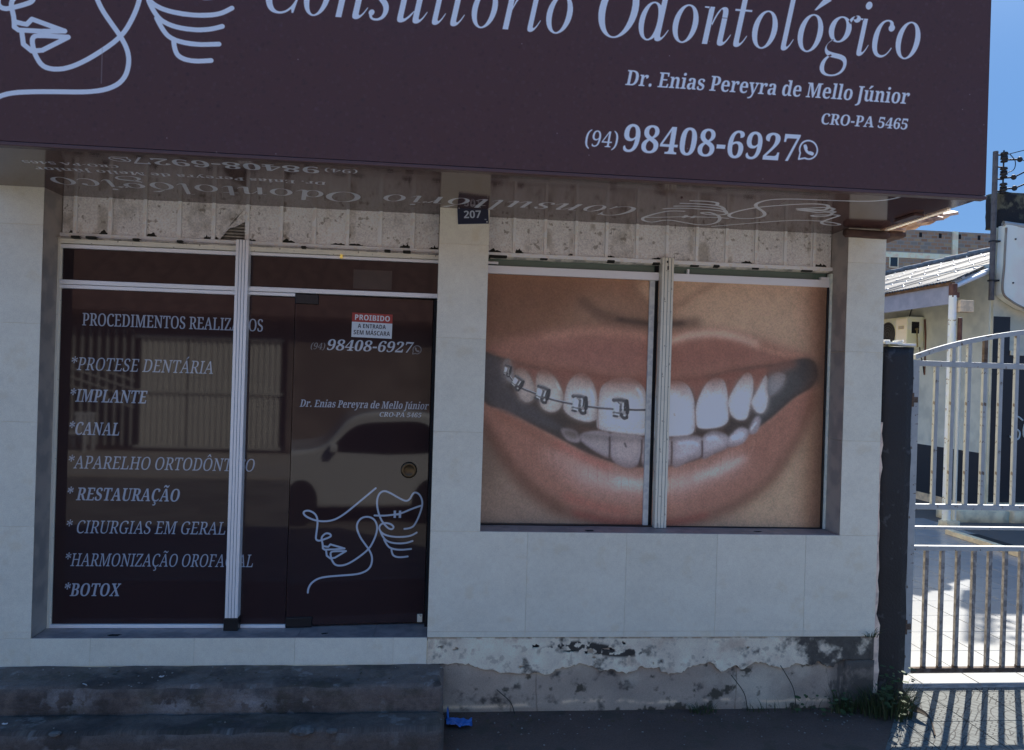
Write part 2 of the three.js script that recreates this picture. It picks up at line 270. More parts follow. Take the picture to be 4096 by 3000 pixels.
// ---------------------------------------------------------------- lettering
// slanted serif line between x0 and x1; ctx in pixels; capital height ch
function line(ctx, s, x0, x1, y, ch, { bold = true, slant = 0.2, fam = 'serif' } = {}) {
  ctx.save(); const fs = ch / 0.714; ctx.font = (bold ? 'bold ' : '') + fs + 'px ' + fam; const w = ctx.measureText(s).width;
  ctx.transform((x1 - x0) / w, 0, -slant, 1, x0, y); ctx.fillText(s, 0, 0); ctx.restore();
}
// fat-and-thin italic letters: unit = x-height, y up, drawn in a box 0..w
const ital = {
  ring(c, w, h = 1, y = 0, t = 0.15) { c.ellipse(w / 2, y + h / 2, w / 2, h / 2 + 0.02, 0, 0, 7); c.closePath(); c.moveTo(w - t, y + h / 2); c.ellipse(w / 2, y + h / 2, w / 2 - t, h / 2 - 0.025, 0, 0, 7); },
  stem(c, x, y0, y1, t = 0.15) { c.rect(x, y0, t, y1 - y0); },
  flag(c, x, y) { c.moveTo(x - 0.13, y); c.lineTo(x + 0.02, y); c.lineTo(x + 0.02, y - 0.05); c.lineTo(x - 0.13, y - 0.035); c.closePath(); },
  tail(c, x, t = 0.15, w = 0.2) { c.moveTo(x, 0.32); c.bezierCurveTo(x, 0.05, x - 0.02, -0.02, x + 0.11, -0.02); c.bezierCurveTo(x + 0.2, -0.02, x + t + w - 0.06, 0.12, x + t + w, 0.3); c.lineTo(x + t + w - 0.025, 0.3); c.bezierCurveTo(x + t + 0.08, 0.1, x + t, 0.02, x + t, 0.16); c.lineTo(x + t, 0.32); c.closePath(); },
  arch(c, x, x2, t = 0.15) { c.moveTo(x, 0.55); c.bezierCurveTo(x + 0.06, 0.85, x + 0.16, 1.02, x2 - 0.02 + t * 0.3, 1.02); c.bezierCurveTo(x2 + t, 1.02, x2 + t, 0.9, x2 + t, 0.72); c.lineTo(x2, 0.72); c.bezierCurveTo(x2, 0.86, x2, 0.95, x2 - 0.06, 0.95); c.bezierCurveTo(x + 0.2, 0.95, x + 0.09, 0.78, x + 0.03, 0.5); c.closePath(); },
};
const glyph = {
  o(c) { ital.ring(c, 0.66); return 0.66; },
  O(c) { ital.ring(c, 1.0, 1.5, 0, 0.18); return 1.0; },
  n(c) { ital.stem(c, 0.1, 0, 1); ital.flag(c, 0.1, 1); ital.arch(c, 0.25, 0.5); ital.stem(c, 0.5, 0.3, 0.73); ital.tail(c, 0.5); return 0.85; },
  r(c) { ital.stem(c, 0.1, 0, 1); ital.flag(c, 0.1, 1); c.moveTo(0.25, 0.6); c.bezierCurveTo(0.3, 0.9, 0.4, 1.04, 0.52, 1.0); c.lineTo(0.5, 0.9); c.bezierCurveTo(0.42, 0.92, 0.33, 0.8, 0.25, 0.5); c.closePath(); c.ellipse(0.5, 0.9, 0.09, 0.09, 0, 0, 7); return 0.58; },
  u(c) { ital.stem(c, 0.1, 0.3, 1); ital.flag(c, 0.1, 1); ital.tail(c, 0.1, 0.15, 0.26); ital.stem(c, 0.5, 0.3, 1); ital.tail(c, 0.5); return 0.85; },
  i(c) { ital.stem(c, 0.1, 0.3, 1); ital.flag(c, 0.1, 1); ital.tail(c, 0.1); c.moveTo(0.3, 1.36); c.ellipse(0.19, 1.36, 0.11, 0.11, 0, 0, 7); return 0.45; },
  l(c) { ital.stem(c, 0.1, 0.3, 1.55); ital.flag(c, 0.1, 1.55); ital.tail(c, 0.1); return 0.45; },
  t(c) { ital.stem(c, 0.1, 0.3, 1.36); c.rect(-0.04, 0.94, 0.48, 0.055); ital.tail(c, 0.1); return 0.46; },
  d(c) { ital.ring(c, 0.64); ital.stem(c, 0.5, 0.3, 1.55); ital.flag(c, 0.5, 1.55); ital.tail(c, 0.5); return 0.85; },
  c(c) { c.moveTo(0.5, 0.82); c.bezierCurveTo(0.52, 0.98, 0.42, 1.02, 0.33, 1.02); c.bezierCurveTo(0.12, 1.02, 0, 0.75, 0, 0.48); c.bezierCurveTo(0, 0.18, 0.12, -0.02, 0.3, -0.02); c.bezierCurveTo(0.44, -0.02, 0.53, 0.12, 0.58, 0.26); c.lineTo(0.55, 0.27); c.bezierCurveTo(0.5, 0.14, 0.43, 0.05, 0.34, 0.05); c.bezierCurveTo(0.2, 0.05, 0.15, 0.2, 0.15, 0.48); c.bezierCurveTo(0.15, 0.78, 0.2, 0.97, 0.33, 0.97); c.bezierCurveTo(0.38, 0.97, 0.4, 0.93, 0.39, 0.86); c.closePath(); c.moveTo(0.55, 0.8); c.ellipse(0.46, 0.8, 0.09, 0.1, 0, 0, 7); return 0.6; },
  C(c) { c.moveTo(0.92, 1.0); c.lineTo(0.9, 1.5); c.lineTo(0.86, 1.5); c.lineTo(0.82, 1.4); c.bezierCurveTo(0.7, 1.52, 0.6, 1.52, 0.5, 1.52); c.bezierCurveTo(0.18, 1.5, 0, 1.1, 0, 0.7); c.bezierCurveTo(0, 0.25, 0.15, -0.02, 0.45, -0.02); c.bezierCurveTo(0.6, -0.02, 0.68, 0.03, 0.76, 0.12); c.lineTo(0.79, 0.02); c.lineTo(0.84, 0.02); c.lineTo(0.9, 0.5); c.lineTo(0.86, 0.5); c.bezierCurveTo(0.8, 0.2, 0.66, 0.04, 0.48, 0.04); c.bezierCurveTo(0.28, 0.04, 0.18, 0.3, 0.18, 0.72); c.bezierCurveTo(0.18, 1.15, 0.3, 1.46, 0.52, 1.46); c.bezierCurveTo(0.7, 1.46, 0.82, 1.3, 0.88, 1.0); c.closePath(); return 0.92; },
  s(c) { c.moveTo(0.44, 0.78); c.bezierCurveTo(0.46, 0.98, 0.36, 1.02, 0.27, 1.02); c.bezierCurveTo(0.1, 1.02, 0.04, 0.88, 0.05, 0.74); c.bezierCurveTo(0.06, 0.5, 0.36, 0.46, 0.35, 0.22); c.bezierCurveTo(0.35, 0.1, 0.28, 0.04, 0.2, 0.04); c.bezierCurveTo(0.12, 0.04, 0.1, 0.08, 0.1, 0.12); c.lineTo(0.02, 0.2); c.bezierCurveTo(0, 0.05, 0.1, -0.02, 0.2, -0.02); c.bezierCurveTo(0.38, -0.02, 0.48, 0.1, 0.48, 0.28); c.bezierCurveTo(0.48, 0.54, 0.17, 0.6, 0.17, 0.82); c.bezierCurveTo(0.17, 0.92, 0.22, 0.97, 0.28, 0.97); c.bezierCurveTo(0.35, 0.97, 0.38, 0.92, 0.37, 0.84); c.closePath(); c.moveTo(0.49, 0.8); c.ellipse(0.41, 0.8, 0.07, 0.08, 0, 0, 7); c.moveTo(0.16, 0.18); c.ellipse(0.07, 0.18, 0.075, 0.08, 0, 0, 7); return 0.5; },
  g(c) { c.ellipse(0.34, 0.66, 0.28, 0.36, 0, 0, 7); c.closePath(); c.moveTo(0.48, 0.66); c.ellipse(0.34, 0.66, 0.14, 0.315, 0, 0, 7); c.moveTo(0.5, 0.9); c.bezierCurveTo(0.56, 1.02, 0.6, 1.06, 0.7, 1.04); c.lineTo(0.68, 0.96); c.bezierCurveTo(0.62, 0.98, 0.6, 0.92, 0.56, 0.82); c.closePath(); c.moveTo(0.8, 0.98); c.ellipse(0.71, 0.97, 0.09, 0.1, 0, 0, 7);
    c.moveTo(0.24, 0.36); c.bezierCurveTo(0.06, 0.28, 0.06, 0.1, 0.2, 0.05); c.bezierCurveTo(0.4, -0.02, 0.66, 0.04, 0.68, -0.24); c.bezierCurveTo(0.7, -0.52, 0.5, -0.62, 0.32, -0.62); c.bezierCurveTo(0.1, -0.62, 0.02, -0.48, 0.03, -0.34); c.bezierCurveTo(0.04, -0.2, 0.12, -0.08, 0.24, -0.03); c.lineTo(0.27, -0.06); c.bezierCurveTo(0.18, -0.12, 0.14, -0.22, 0.14, -0.34); c.bezierCurveTo(0.14, -0.48, 0.2, -0.57, 0.34, -0.57); c.bezierCurveTo(0.5, -0.57, 0.6, -0.45, 0.6, -0.3); c.bezierCurveTo(0.6, -0.12, 0.4, -0.14, 0.24, -0.1); c.bezierCurveTo(0.02, -0.04, 0, 0.22, 0.22, 0.38); c.closePath(); return 0.76; },
};
const BIG = [['C', -0.942, -0.772], ['o', -0.753, -0.627], ['n', -0.602, -0.432], ['s', -0.425, -0.327], ['u', -0.300, -0.137], ['l', -0.125, -0.045], ['t', -0.034, 0.052], ['ó', 0.078, 0.205], ['r', 0.233, 0.345], ['i', 0.359, 0.437], ['o', 0.458, 0.59], ['O', 0.719, 0.925], ['d', 0.94, 1.105], ['o', 1.119, 1.252], ['n', 1.274, 1.439], ['t', 1.440, 1.528], ['o', 1.546, 1.68], ['l', 1.700, 1.78], ['ó', 1.795, 1.93], ['g', 1.945, 2.113], ['i', 2.118, 2.195], ['c', 2.210, 2.33], ['o', 2.340, 2.474]];
function bigText(ctx, X, Y, S, base, xh) {
  for (const [ch, x0, x1] of BIG) {
    const k = ch === 'ó' ? 'o' : ch, probe = { ellipse() {}, rect() {}, moveTo() {}, lineTo() {}, closePath() {}, bezierCurveTo() {} }, w = glyph[k](probe), sl = 0.19;
    ctx.save(); const sx = (x1 - x0) * S / w; ctx.transform(sx, 0, sl * xh * S * 1, -xh * S, X(x0) - 0.09 * xh * S, Y(base)); if (k === 'd') { ctx.beginPath(); ital.ring(ctx, 0.64); ctx.fill('evenodd'); ctx.beginPath(); ital.stem(ctx, 0.5, 0.3, 1.55); ital.flag(ctx, 0.5, 1.55); ital.tail(ctx, 0.5); ctx.fill('nonzero'); }
    else { ctx.beginPath(); glyph[k](ctx); ctx.fill('oOg'.includes(k) ? 'evenodd' : 'nonzero'); }
    if (ch === 'ó') { ctx.beginPath(); ctx.moveTo(0.3, 1.12); ctx.lineTo(0.36, 1.12); ctx.lineTo(0.72, 1.42); ctx.lineTo(0.5, 1.46); ctx.closePath(); ctx.fill(); }
    ctx.restore();
  }
}
// speech-bubble telephone mark
function phoneMark(ctx, cx, cy, r) {
  ctx.save(); ctx.translate(cx, cy); ctx.lineWidth = r * 0.17; ctx.strokeStyle = ctx.fillStyle; ctx.lineJoin = 'round'; ctx.lineCap = 'round';
  ctx.beginPath(); ctx.arc(0, 0, r * 0.9, 2.75, 2.75 + 5.5); ctx.lineTo(-r * 0.97, r * 0.97); ctx.closePath(); ctx.stroke();
  ctx.lineWidth = r * 0.27; ctx.beginPath(); ctx.moveTo(-r * 0.36, -r * 0.32); ctx.quadraticCurveTo(-r * 0.3, r * 0.3, r * 0.36, r * 0.4); ctx.stroke();
  ctx.lineWidth = r * 0.36; ctx.beginPath(); ctx.moveTo(-r * 0.34, -r * 0.34); ctx.lineTo(-r * 0.27, -r * 0.14); ctx.moveTo(r * 0.18, r * 0.3); ctx.lineTo(r * 0.38, r * 0.36); ctx.stroke(); ctx.restore();
}
// one-line drawing of a face and a molar, in millimetres, y up
const FACE = ['464,714,357,621,271,546,207,505,142,494,84,501,25,525,4,549,13,565,46,567,83,544,98,507,96,455,90,404,89,378,106,368,127,373,174,390,187,401,177,416,151,419,130,400,124,382,134,349,136,319', '136,319,147,311,213,312,274,317', '136,334,158,330,170,329,183,345,274,317', '156,310,162,271,185,253,214,257,250,279,284,300',
  '284,300,199,301,184,290,189,260,197,238,216,209,252,203,296,213,353,247,432,310,463,370,480,422,482,467,463,508,425,527,382,522,353,492,347,451,371,392,409,340,432,310,451,273,456,236,446,192,414,162,356,145,261,140,167,134,110,123,67,93,50,56,49,31', '660,444,708,447,736,485,760,545,774,597,773,635,753,676,723,690,705,675,691,641,665,627,620,648,560,684,523,698,494,687,477,653,474,608,487,549,507,501,537,464,560,444,582,442,591,457,574,475,544,484,515,482,497,467,494,445,509,419,547,399,606,390,665,391,709,399,742,419',
  '505,423,525,378,570,353,629,346,681,351,716,363', '529,374,549,334,579,312,638,303,708,310', '579,309,583,278,602,260,639,254,687,260', '462,534,513,531,579,537,638,547,704,578,766,599'].map((s) => { const a = s.split(',').map(Number), o = []; for (let i = 0; i < a.length; i += 2) o.push([a[i], a[i + 1]]); return o; });
function faceArt(ctx, X, Y, x0, y0, k, lw) {
  ctx.lineCap = 'round'; ctx.lineJoin = 'round'; ctx.lineWidth = lw; ctx.strokeStyle = ctx.fillStyle;
  FACE.forEach((l, n) => {
    const p = l.map(([a, b]) => [X(x0 + a * k), Y(y0 + b * k)]); ctx.beginPath(); ctx.moveTo(...p[0]);
    if (n >= 1 && n <= 3) p.slice(1).forEach((q) => ctx.lineTo(...q));
    else { for (let i = 1; i + 1 < p.length; i++) ctx.quadraticCurveTo(...p[i], (p[i][0] + p[i + 1][0]) / 2, (p[i][1] + p[i + 1][1]) / 2); ctx.lineTo(...p[p.length - 1]); }
    ctx.stroke();
  });
  for (const [a, b, c, d] of [[586, 602, 517, 566], [620, 636, 517, 566], [586, 636, 534, 546]]) ctx.fillRect(X(x0 + a * k), Y(y0 + d * k), X(x0 + b * k) - X(x0 + a * k), Y(y0 + c * k) - Y(y0 + d * k));
}

// ================================================================ SHOP SIGN
const BROWN = '#5d413f', SX0 = -2.736, SX1 = 2.876, SY0 = 3.187, SY1 = 4.6;
const signCanvas = (() => {
  const S = 2048 / (SX1 - SX0), c = canvas(2048, Math.round((SY1 - SY0) * S)), x = c.getContext('2d'), X = (a) => (a - SX0) * S, Y = (b) => (SY1 - b) * S;
  x.fillStyle = BROWN; x.fillRect(0, 0, c.width, c.height);
  for (let i = 0; i < 9000; i++) { x.fillStyle = rnd() < 0.5 ? 'rgba(60,42,48,0.16)' : 'rgba(120,98,108,0.10)'; const r = rr(1, 7); x.fillRect(rnd() * c.width, rnd() * c.height, r, r); }
  for (let i = 0; i < 60; i++) { const a = rnd() * c.width, b = rnd() * c.height, r = rr(60, 220), g = x.createRadialGradient(a, b, 0, a, b, r); g.addColorStop(0, rnd() < 0.5 ? 'rgba(96,66,66,0.10)' : 'rgba(84,68,88,0.10)'); g.addColorStop(1, 'rgba(90,65,70,0)'); x.fillStyle = g; x.fillRect(a - r, b - r, 2 * r, 2 * r); }
  for (let i = 0; i < 40; i++) { x.fillStyle = 'rgba(200,195,190,0.5)'; x.fillRect(rnd() * c.width, rnd() * c.height, 2, 2); }
  x.fillStyle = '#eef6ff';
  bigText(x, X, Y, S, 3.893, 0.197);
  line(x, 'Dr. Enias Pereyra de Mello Júnior', X(0.875), X(2.42), Y(3.652), 0.078 * S, { slant: 0.17 });
  line(x, 'CRO-PA 5465', X(1.93), X(2.42), Y(3.517), 0.058 * S, { slant: 0.17 });
  line(x, '(94)', X(0.668), X(0.848), Y(3.325), 0.082 * S, { bold: false, slant: 0.15 });
  line(x, '98408-6927', X(0.862), X(1.815), Y(3.308), 0.142 * S, { slant: 0.13 });
  phoneMark(x, X(1.872), Y(3.375), 0.054 * S);
  faceArt(x, X, Y, -1.613 - 0.432 * 1.66, 3.718 - 0.310 * 1.66, 0.00166, 0.024 * S);
  x.strokeStyle = 'rgba(190,190,190,0.35)'; x.lineWidth = 2; x.beginPath(); x.moveTo(X(-1.70), Y(3.66)); x.lineTo(X(-1.70), Y(3.49)); x.stroke();
  return c;
})();
const sign = thing('shop_sign', 'large dark brown sign awning with white dental surgery lettering above the clinic door', 'sign');
{
  const tex = canvasTex(signCanvas);
  const face = new THREE.MeshPhysicalMaterial({ map: tex, roughness: 0.45, specularIntensity: 0.5 });
  const brown = std(new THREE.Color(BROWN), 0.35);
  part('face_panel', printUV(bx(SX0, SX1, SY0, SY1, 0.865, 0.9), SX0, SX1, SY0, SY1), face, sign);
  part('bottom_trim', [bx(SX0, SX1 + 0.004, 3.164, 3.183, 0.858, 0.906, 0.003)], brown, sign);
  part('side_panel', [bx(SX1 - 0.012, SX1, 3.19, SY1, 0.0, 0.863), bx(SX0, SX0 + 0.012, 3.19, SY1, 0.0, 0.863)], brown, sign);
  part('top_panel', bx(SX0, SX1, SY1, SY1 + 0.012, -0.1, 0.9), brown, sign);
  // glossy underside printed with the same design turned half round
  const g = bx(SX0, SX1, 3.176, 3.188, -0.26, 0.857), p = g.attributes.position, uv = g.attributes.uv, c = 0.095;
  for (let i = 0; i < p.count; i++) uv.setXY(i, (2 * c - p.getX(i) - SX0) / (SX1 - SX0), ((0.9 - p.getZ(i)) / 0.86 - 0.02) / (SY1 - SY0));
  const st = canvasTex(signCanvas);
  part('soffit_panel', g, new THREE.MeshPhysicalMaterial({ map: st, color: new THREE.Color(1, 1, 1), roughness: 0.09, ior: 1.5, bumpMap: grain, bumpScale: 0.00012 }), sign, 'glossy underside with the sign lettering upside down');
  part('edge_strip', bx(2.858, 2.884, 3.168, 3.175, 0.02, 0.62), std(alb(190, 195, 200), 0.5), sign, 'white aluminium edge strip under the sign end');
  part('bracket', [bx(2.74, 2.80, 3.158, 3.172, 0.3, 0.5), bx(1.3, 1.31, 3.17, 3.176, 0.55, 0.56)], brown, sign);
}
{ // bits of roof behind the sign end
  const wood = noisy([0.09, 0.05, 0.04], [0.15, 0.085, 0.065], 0.4, 6, 141, 0.85);
  const b = worn(2.58, 2.90, 3.115, 3.168, -0.02, 0.03, 0.02, 0.010, 41);
  part('timber_board', b, wood, clinic, 'dark red brown board at the top of the right pillar');
  const metal = noisy(alb(110, 100, 98), alb(80, 66, 62), 0.4, 8, 143, 0.6);
  for (const [x, y, z, l, a] of [[3.13, 3.295, -0.32, 0.40, 0.2], [3.29, 3.315, -0.40, 0.42, 0.21], [3.22, 3.275, -0.30, 0.2, 0.16]]) {
    const g = new THREE.BoxGeometry(l, 0.02, 0.5, 10, 1, 10), p = g.attributes.position; for (let i = 0; i < p.count; i++) p.setY(i, p.getY(i) + 0.012 * Math.sin(p.getZ(i) * 40)); g.computeVertexNormals();
    part('roof_sheet', muv(g.rotateZ(a).translate(x, y, z)), metal, clinic, 'bent corrugated roof sheet sticking out behind the sign');
  }
  part('gutter_end', worn(2.9, 3.03, 3.13, 3.175, -0.3, 0.0, 0.02, 0.014, 44), wood, clinic);
  part('gutter_end', bx(2.84, 3.0, 3.172, 3.19, -0.3, 0.03), metal, clinic);
}
{ // house number
  const c = canvas(256, 160), x = c.getContext('2d'); x.fillStyle = '#182441'; x.fillRect(0, 0, 256, 160); x.strokeStyle = '#1e2c50'; x.lineWidth = 6; x.strokeRect(5, 5, 246, 150);
  x.fillStyle = '#c6d0de'; line(x, '207', 48, 196, 108, 66, { fam: 'sans-serif', slant: 0, bold: true }); x.fillStyle = '#8e99aa'; x.fillRect(222, 118, 16, 10);
  for (const [a, b] of [[14, 14], [242, 146]]) { x.beginPath(); x.arc(a, b, 4, 0, 7); x.fill(); }
  const t = thing('house_number_plate', 'small dark blue enamel plate reading 207 hung crooked on the middle pillar', 'sign', [0.142, 3.138, 0.001]);
  const g = printUV(bx(-0.097, 0.097, -0.056, 0.056, 0.001, 0.007, 0.002), -0.097, 0.097, -0.056, 0.056);
  part('plate', g, std(0xffffff, 0.3, { map: canvasTex(c) }), t);
  part('screw', [bar([-0.086, 0.046, 0.006], [-0.086, 0.046, 0.01], 0.004, 8), bar([0.086, -0.046, 0.006], [0.086, -0.046, 0.01], 0.004, 8)], steelM, t);
  t.rotation.z = 0.07;
}

// ================================================================ FROSTED TRANSOM LIGHTS
const pebble = greyTex(256, 0.16, (u, v) => fbm(u, v, 20, 151, 2));
const frostM = [0, 1].map((k) => std(0xffffff, 0.35, { bumpMap: pebble, bumpScale: 0.0045, map: colourTex(512, 1.27, (u, v) => {
  const n = fbm(u, v, 180, 161 + k, 2), d = sstep(0.55, 0.85, fbm(u, v * 0.5, 16, 171 + k * 9, 5)), q = fbm(u, v, 9, 183 + k, 4), r = sstep(0.7, 0.76, fbm(u, v, 40, 187, 4));
  return mixc(mixc(mixc(alb(88, 98, 118), alb(146, 156, 176), 0.6 * n + 0.4 * q), alb(72, 74, 76), d * 0.6), alb(52, 50, 46), r * 0.6);
}) }));
const mouldM = std([0.03, 0.031, 0.026], 1);
function transom(x0, x1, first, pitch, broken) {
  const t = sub('transom_window', clinic), zb = -0.2, y0 = 2.945, y1 = 3.176;
  const bars = []; for (let i = 0; i < 11; i++) bars.push(first + pitch * i);
  const cuts = [x0, ...bars, x1];
  cuts.slice(0, -1).forEach((a, i) => {
    const b = cuts[i + 1]; if (b - a < 0.03) return;
    const l = a + 0.006, r = b - 0.006;
    if (i === broken) {
      const s = new THREE.Shape([[l, y0 + 0.03], [l + 0.03, y0], [l + 0.02, y0 + 0.01], [l + 0.05, y0 + 0.045], [l + 0.085, y0 + 0.075], [l + 0.12, y0 + 0.085], [l + 0.155, y0 + 0.105], [r, y0 + 0.13], [r, y1], [l, y1]].map((p) => new THREE.Vector2(...p)));
      part('pane', muv(new THREE.ExtrudeGeometry(s, { depth: 0.004, bevelEnabled: false }).translate(0, 0, zb - 0.012)), frostM[0], t, 'frosted pane with its lower corner broken away');
      part('slats', [0, 1, 2, 3, 4, 5].map((k) => bx(l + 0.03, r, y0 + 0.003 + k * 0.02, y0 + 0.016 + k * 0.02, zb - 0.05, zb - 0.035)), noisy(alb(70, 74, 82), alb(88, 92, 100), 0.2, 8, 177, 0.8), t, 'grey slats showing through the broken pane');
    } else { const g = bx(l, r, y0, y1, zb - 0.012, zb - 0.008), o = rnd() * 3, uv = g.attributes.uv; for (let q = 0; q < uv.count; q++) uv.setXY(q, uv.getX(q) + o, uv.getY(q) + o * 1.7); part('pane', g, frostM[i % 2], t); }
    if (rnd() < 0.6) { // mould in the corners
      const s = [], n = 9, w = rr(0.03, 0.1), h = rr(0.012, 0.035), at = rnd() < 0.5 ? l : r - w; for (let k = 0; k <= n; k++) s.push(new THREE.Vector2(at + w * k / n, y0 + 0.004 + h * rr(0.2, 1) * Math.sin(Math.PI * (k + 0.5) / (n + 1)))); s.push(new THREE.Vector2(at + w, y0), new THREE.Vector2(at, y0));
      part('mould', muv(new THREE.ExtrudeGeometry(new THREE.Shape(s), { depth: 0.003, bevelEnabled: false }).translate(0, 0, zb - 0.0078)), mouldM, t);
    }
  });
  for (const b of bars) part('glazing_bar', [bx(b - 0.008, b + 0.012, y0 - 0.01, y1 + 0.002, zb - 0.006, zb + 0.010, 0.002), bx(b - 0.017, b - 0.009, y0, y1, zb - 0.02, zb - 0.004)], steelM, t);
  part('bottom_rail', bx(x0, x1, 2.918, 2.944, zb - 0.02, zb + 0.014, 0.003), steelM, t);
}
transom(-2.42, -0.066, -2.335, 0.2095, 5);
transom(0.2475, 2.6215, 0.422, 0.2065, -1);

// ================================================================ GLASS SHOPFRONT AND DOOR
const OUT = 0.9856, AJAR = 0.075;   // the door stands a little open, swung inwards
const GX0 = -2.43, GX1 = -0.055, GY0 = 0.47, GY1 = 2.93;
const glassCanvas = (() => {
  const S = 800, c = canvas(Math.round((GX1 - GX0) * S), Math.round((GY1 - GY0) * S)), x = c.getContext('2d'), X = (a) => (a - GX0) * S, Y = (b) => (GY1 - b) * S;
  x.fillStyle = '#3b2b2c'; x.fillRect(0, 0, c.width, c.height);
  x.fillStyle = '#2a2023'; x.fillRect(0, 0, c.width, Y(2.62));
  x.fillStyle = '#4b4644'; x.fillRect(X(-0.62), Y(2.80), 0.25 * S, 0.125 * S);
  x.fillStyle = '#b3bccb';
  line(x, 'PROCEDIMENTOS REALIZADOS', X(-2.305), X(-1.185), Y(2.372), 0.079 * S, { slant: 0.02, bold: false });
  line(x, 'PROCEDIMENTOS REALIZADOS', X(-2.303), X(-1.183), Y(2.372), 0.079 * S, { slant: 0.02, bold: false });
  for (const [s, x1, y] of [['*PROTESE DENTÁRIA', -1.492, 2.088], ['*IMPLANTE', -1.899, 1.887], ['*CANAL', -2.058, 1.678], ['*APARELHO ORTODÔNTICO', -1.215, 1.465], ['* RESTAURAÇÃO', -1.677, 1.264], ['* CIRURGIAS EM GERAL', -1.384, 1.055], ['*HARMONIZAÇÃO OROFACIAL', -1.205, 0.846], ['*BOTOX', -2.028, 0.656]]) line(x, s, X(-2.372), X(x1), Y(y), 0.081 * S, { slant: 0.17, bold: s.length < 15 });
  x.fillStyle = '#c9d3df'; line(x, '98408-6927', X(-0.785), X(-0.225), Y(2.268), 0.071 * S, { slant: 0.22 }); x.fillStyle = '#8f9298'; line(x, '(94)', X(-0.885), X(-0.79), Y(2.27), 0.042 * S, { slant: 0.2, bold: false }); phoneMark(x, X(-0.192), Y(2.289), 0.030 * S);
  x.fillStyle = '#b9c2cf'; line(x, 'Dr. Enias Pereyra de Mello Júnior', X(-0.94), X(-0.108), Y(1.892), 0.047 * S, { slant: 0.2 });
  line(x, 'CRO-PA 5465', X(-0.43), X(-0.152), Y(1.838), 0.030 * S, { slant: 0.2 });
  x.fillStyle = '#c4d0e0'; faceArt(x, X, Y, -0.9, 0.65, 0.001, 0.0125 * S);
  return c;
})();
{
  const gm = new THREE.MeshPhysicalMaterial({ map: canvasTex(glassCanvas), roughness: 0.035, ior: 1.47 });
  const F = sub('shopfront', clinic), z = -0.24;
  const pane = (x0, x1, y0, y1, zz = z, par = F) => part('glass_pane', printUV(bx(x0, x1, y0, y1, zz - 0.008, zz), GX0, GX1, GY0, GY1), gm, par);
  pane(-2.438, -1.35, 0.47, 2.60, z - 0.004); pane(-1.275, -0.988, 0.47, 2.60, z - 0.004); pane(-2.438, -1.35, 2.655, 2.862, z - 0.006); pane(-1.275, -0.07, 2.655, 2.875, z - 0.006);
  part('mullion', [[-1.355, -1.336], [-1.333, -1.317], [-1.314, -1.298], [-1.295, -1.275]].map(([a, b]) => bx(a, b, 0.535, 2.952, z - 0.03, z + 0.055, 0.003)), alu, F); part('mullion_groove', bx(-1.352, -1.278, 0.536, 2.95, z - 0.025, z + 0.0525), std([0.26, 0.28, 0.31], 0.8), F);
  part('mullion_foot', bx(-1.360, -1.270, 0.456, 0.535, z - 0.03, z + 0.062, 0.004), blackM, F, 'black foot of the aluminium mullion');
  part('jamb', [bx(-2.4545, -2.437, 0.456, 2.93, z - 0.04, z + 0.012, 0.003), bx(-2.437, -2.430, 0.47, 2.87, z - 0.02, z + 0.004)], aluDull, F);
  part('head_rail', [bx(-2.437, -1.355, 2.885, 2.914, z - 0.03, z + 0.022, 0.003), bx(-1.275, -0.067, 2.885, 2.916, z - 0.03, z + 0.02, 0.003)], aluDull, F);
  part('head_rail', [bx(-2.437, -1.355, 2.856, 2.881, z - 0.03, z + 0.012, 0.003), bx(-1.275, -0.067, 2.862, 2.882, z - 0.03, z + 0.012, 0.003)], alu, F);
  part('transom_rail', [bx(-2.437, -1.355, 2.628, 2.656, z - 0.03, z + 0.018, 0.003), bx(-2.437, -1.355, 2.602, 2.6255, z - 0.03, z + 0.012, 0.003), bx(-1.275, -0.067, 2.630, 2.660, z - 0.03, z + 0.018, 0.003), bx(-1.275, -0.985, 2.606, 2.627, z - 0.03, z + 0.012, 0.003)], alu, F);
  part('bottom_rail', [bx(-2.437, -1.36, 0.457, 0.48, z - 0.03, z + 0.012, 0.003), bx(-1.27, -0.985, 0.457, 0.478, z - 0.03, z + 0.012, 0.003)], alu, F);
  part('lintel_strip', worn(-2.454, -0.067, 2.912, 2.925, -0.30, -0.196, 0.03, 0.008, 61), noisy(alb(84, 90, 102), alb(118, 124, 138), 0.4, 10, 181, 0.9), F, 'grimy lintel strip under the frosted panes');
  for (const [x, w] of [[-2.36, 0.05], [-2.27, 0.06], [-1.99, 0.04], [-1.72, 0.035], [-0.95, 0.03], [-0.42, 0.04], [-0.3, 0.05]]) part('mould', bx(x, x + w, 2.914, 2.93, -0.24, -0.181 + rr(-0.008, 0.001), 0.004), mouldM, F);
  part('tape', bx(-0.705, -0.69, 2.864, 2.89, z, z + 0.026), std(alb(176, 164, 96), 0.7), F, 'scrap of yellow tape on the head rail');
  const G = sub('glass_door', clinic);
  part('glass_pane', printUV(bx(-0.984, -0.092, 0.470, 2.626, z - 0.008, z + 0.002, 0.0015), GX0, GX1, GY0, GY1), gm, G);
  part('pivot', bx(-0.985, -0.838, 2.560, 2.626, z - 0.02, z + 0.016, 0.006), blackM, G, 'black patch fitting at the top of the door');
  part('pivot', bx(-0.985, -0.818, 0.458, 0.525, z - 0.02, z + 0.016, 0.006), blackM, G, 'black patch fitting at the foot of the door');
  const bronze = std([0.10, 0.075, 0.045], 0.35, { metalness: 0.8 });
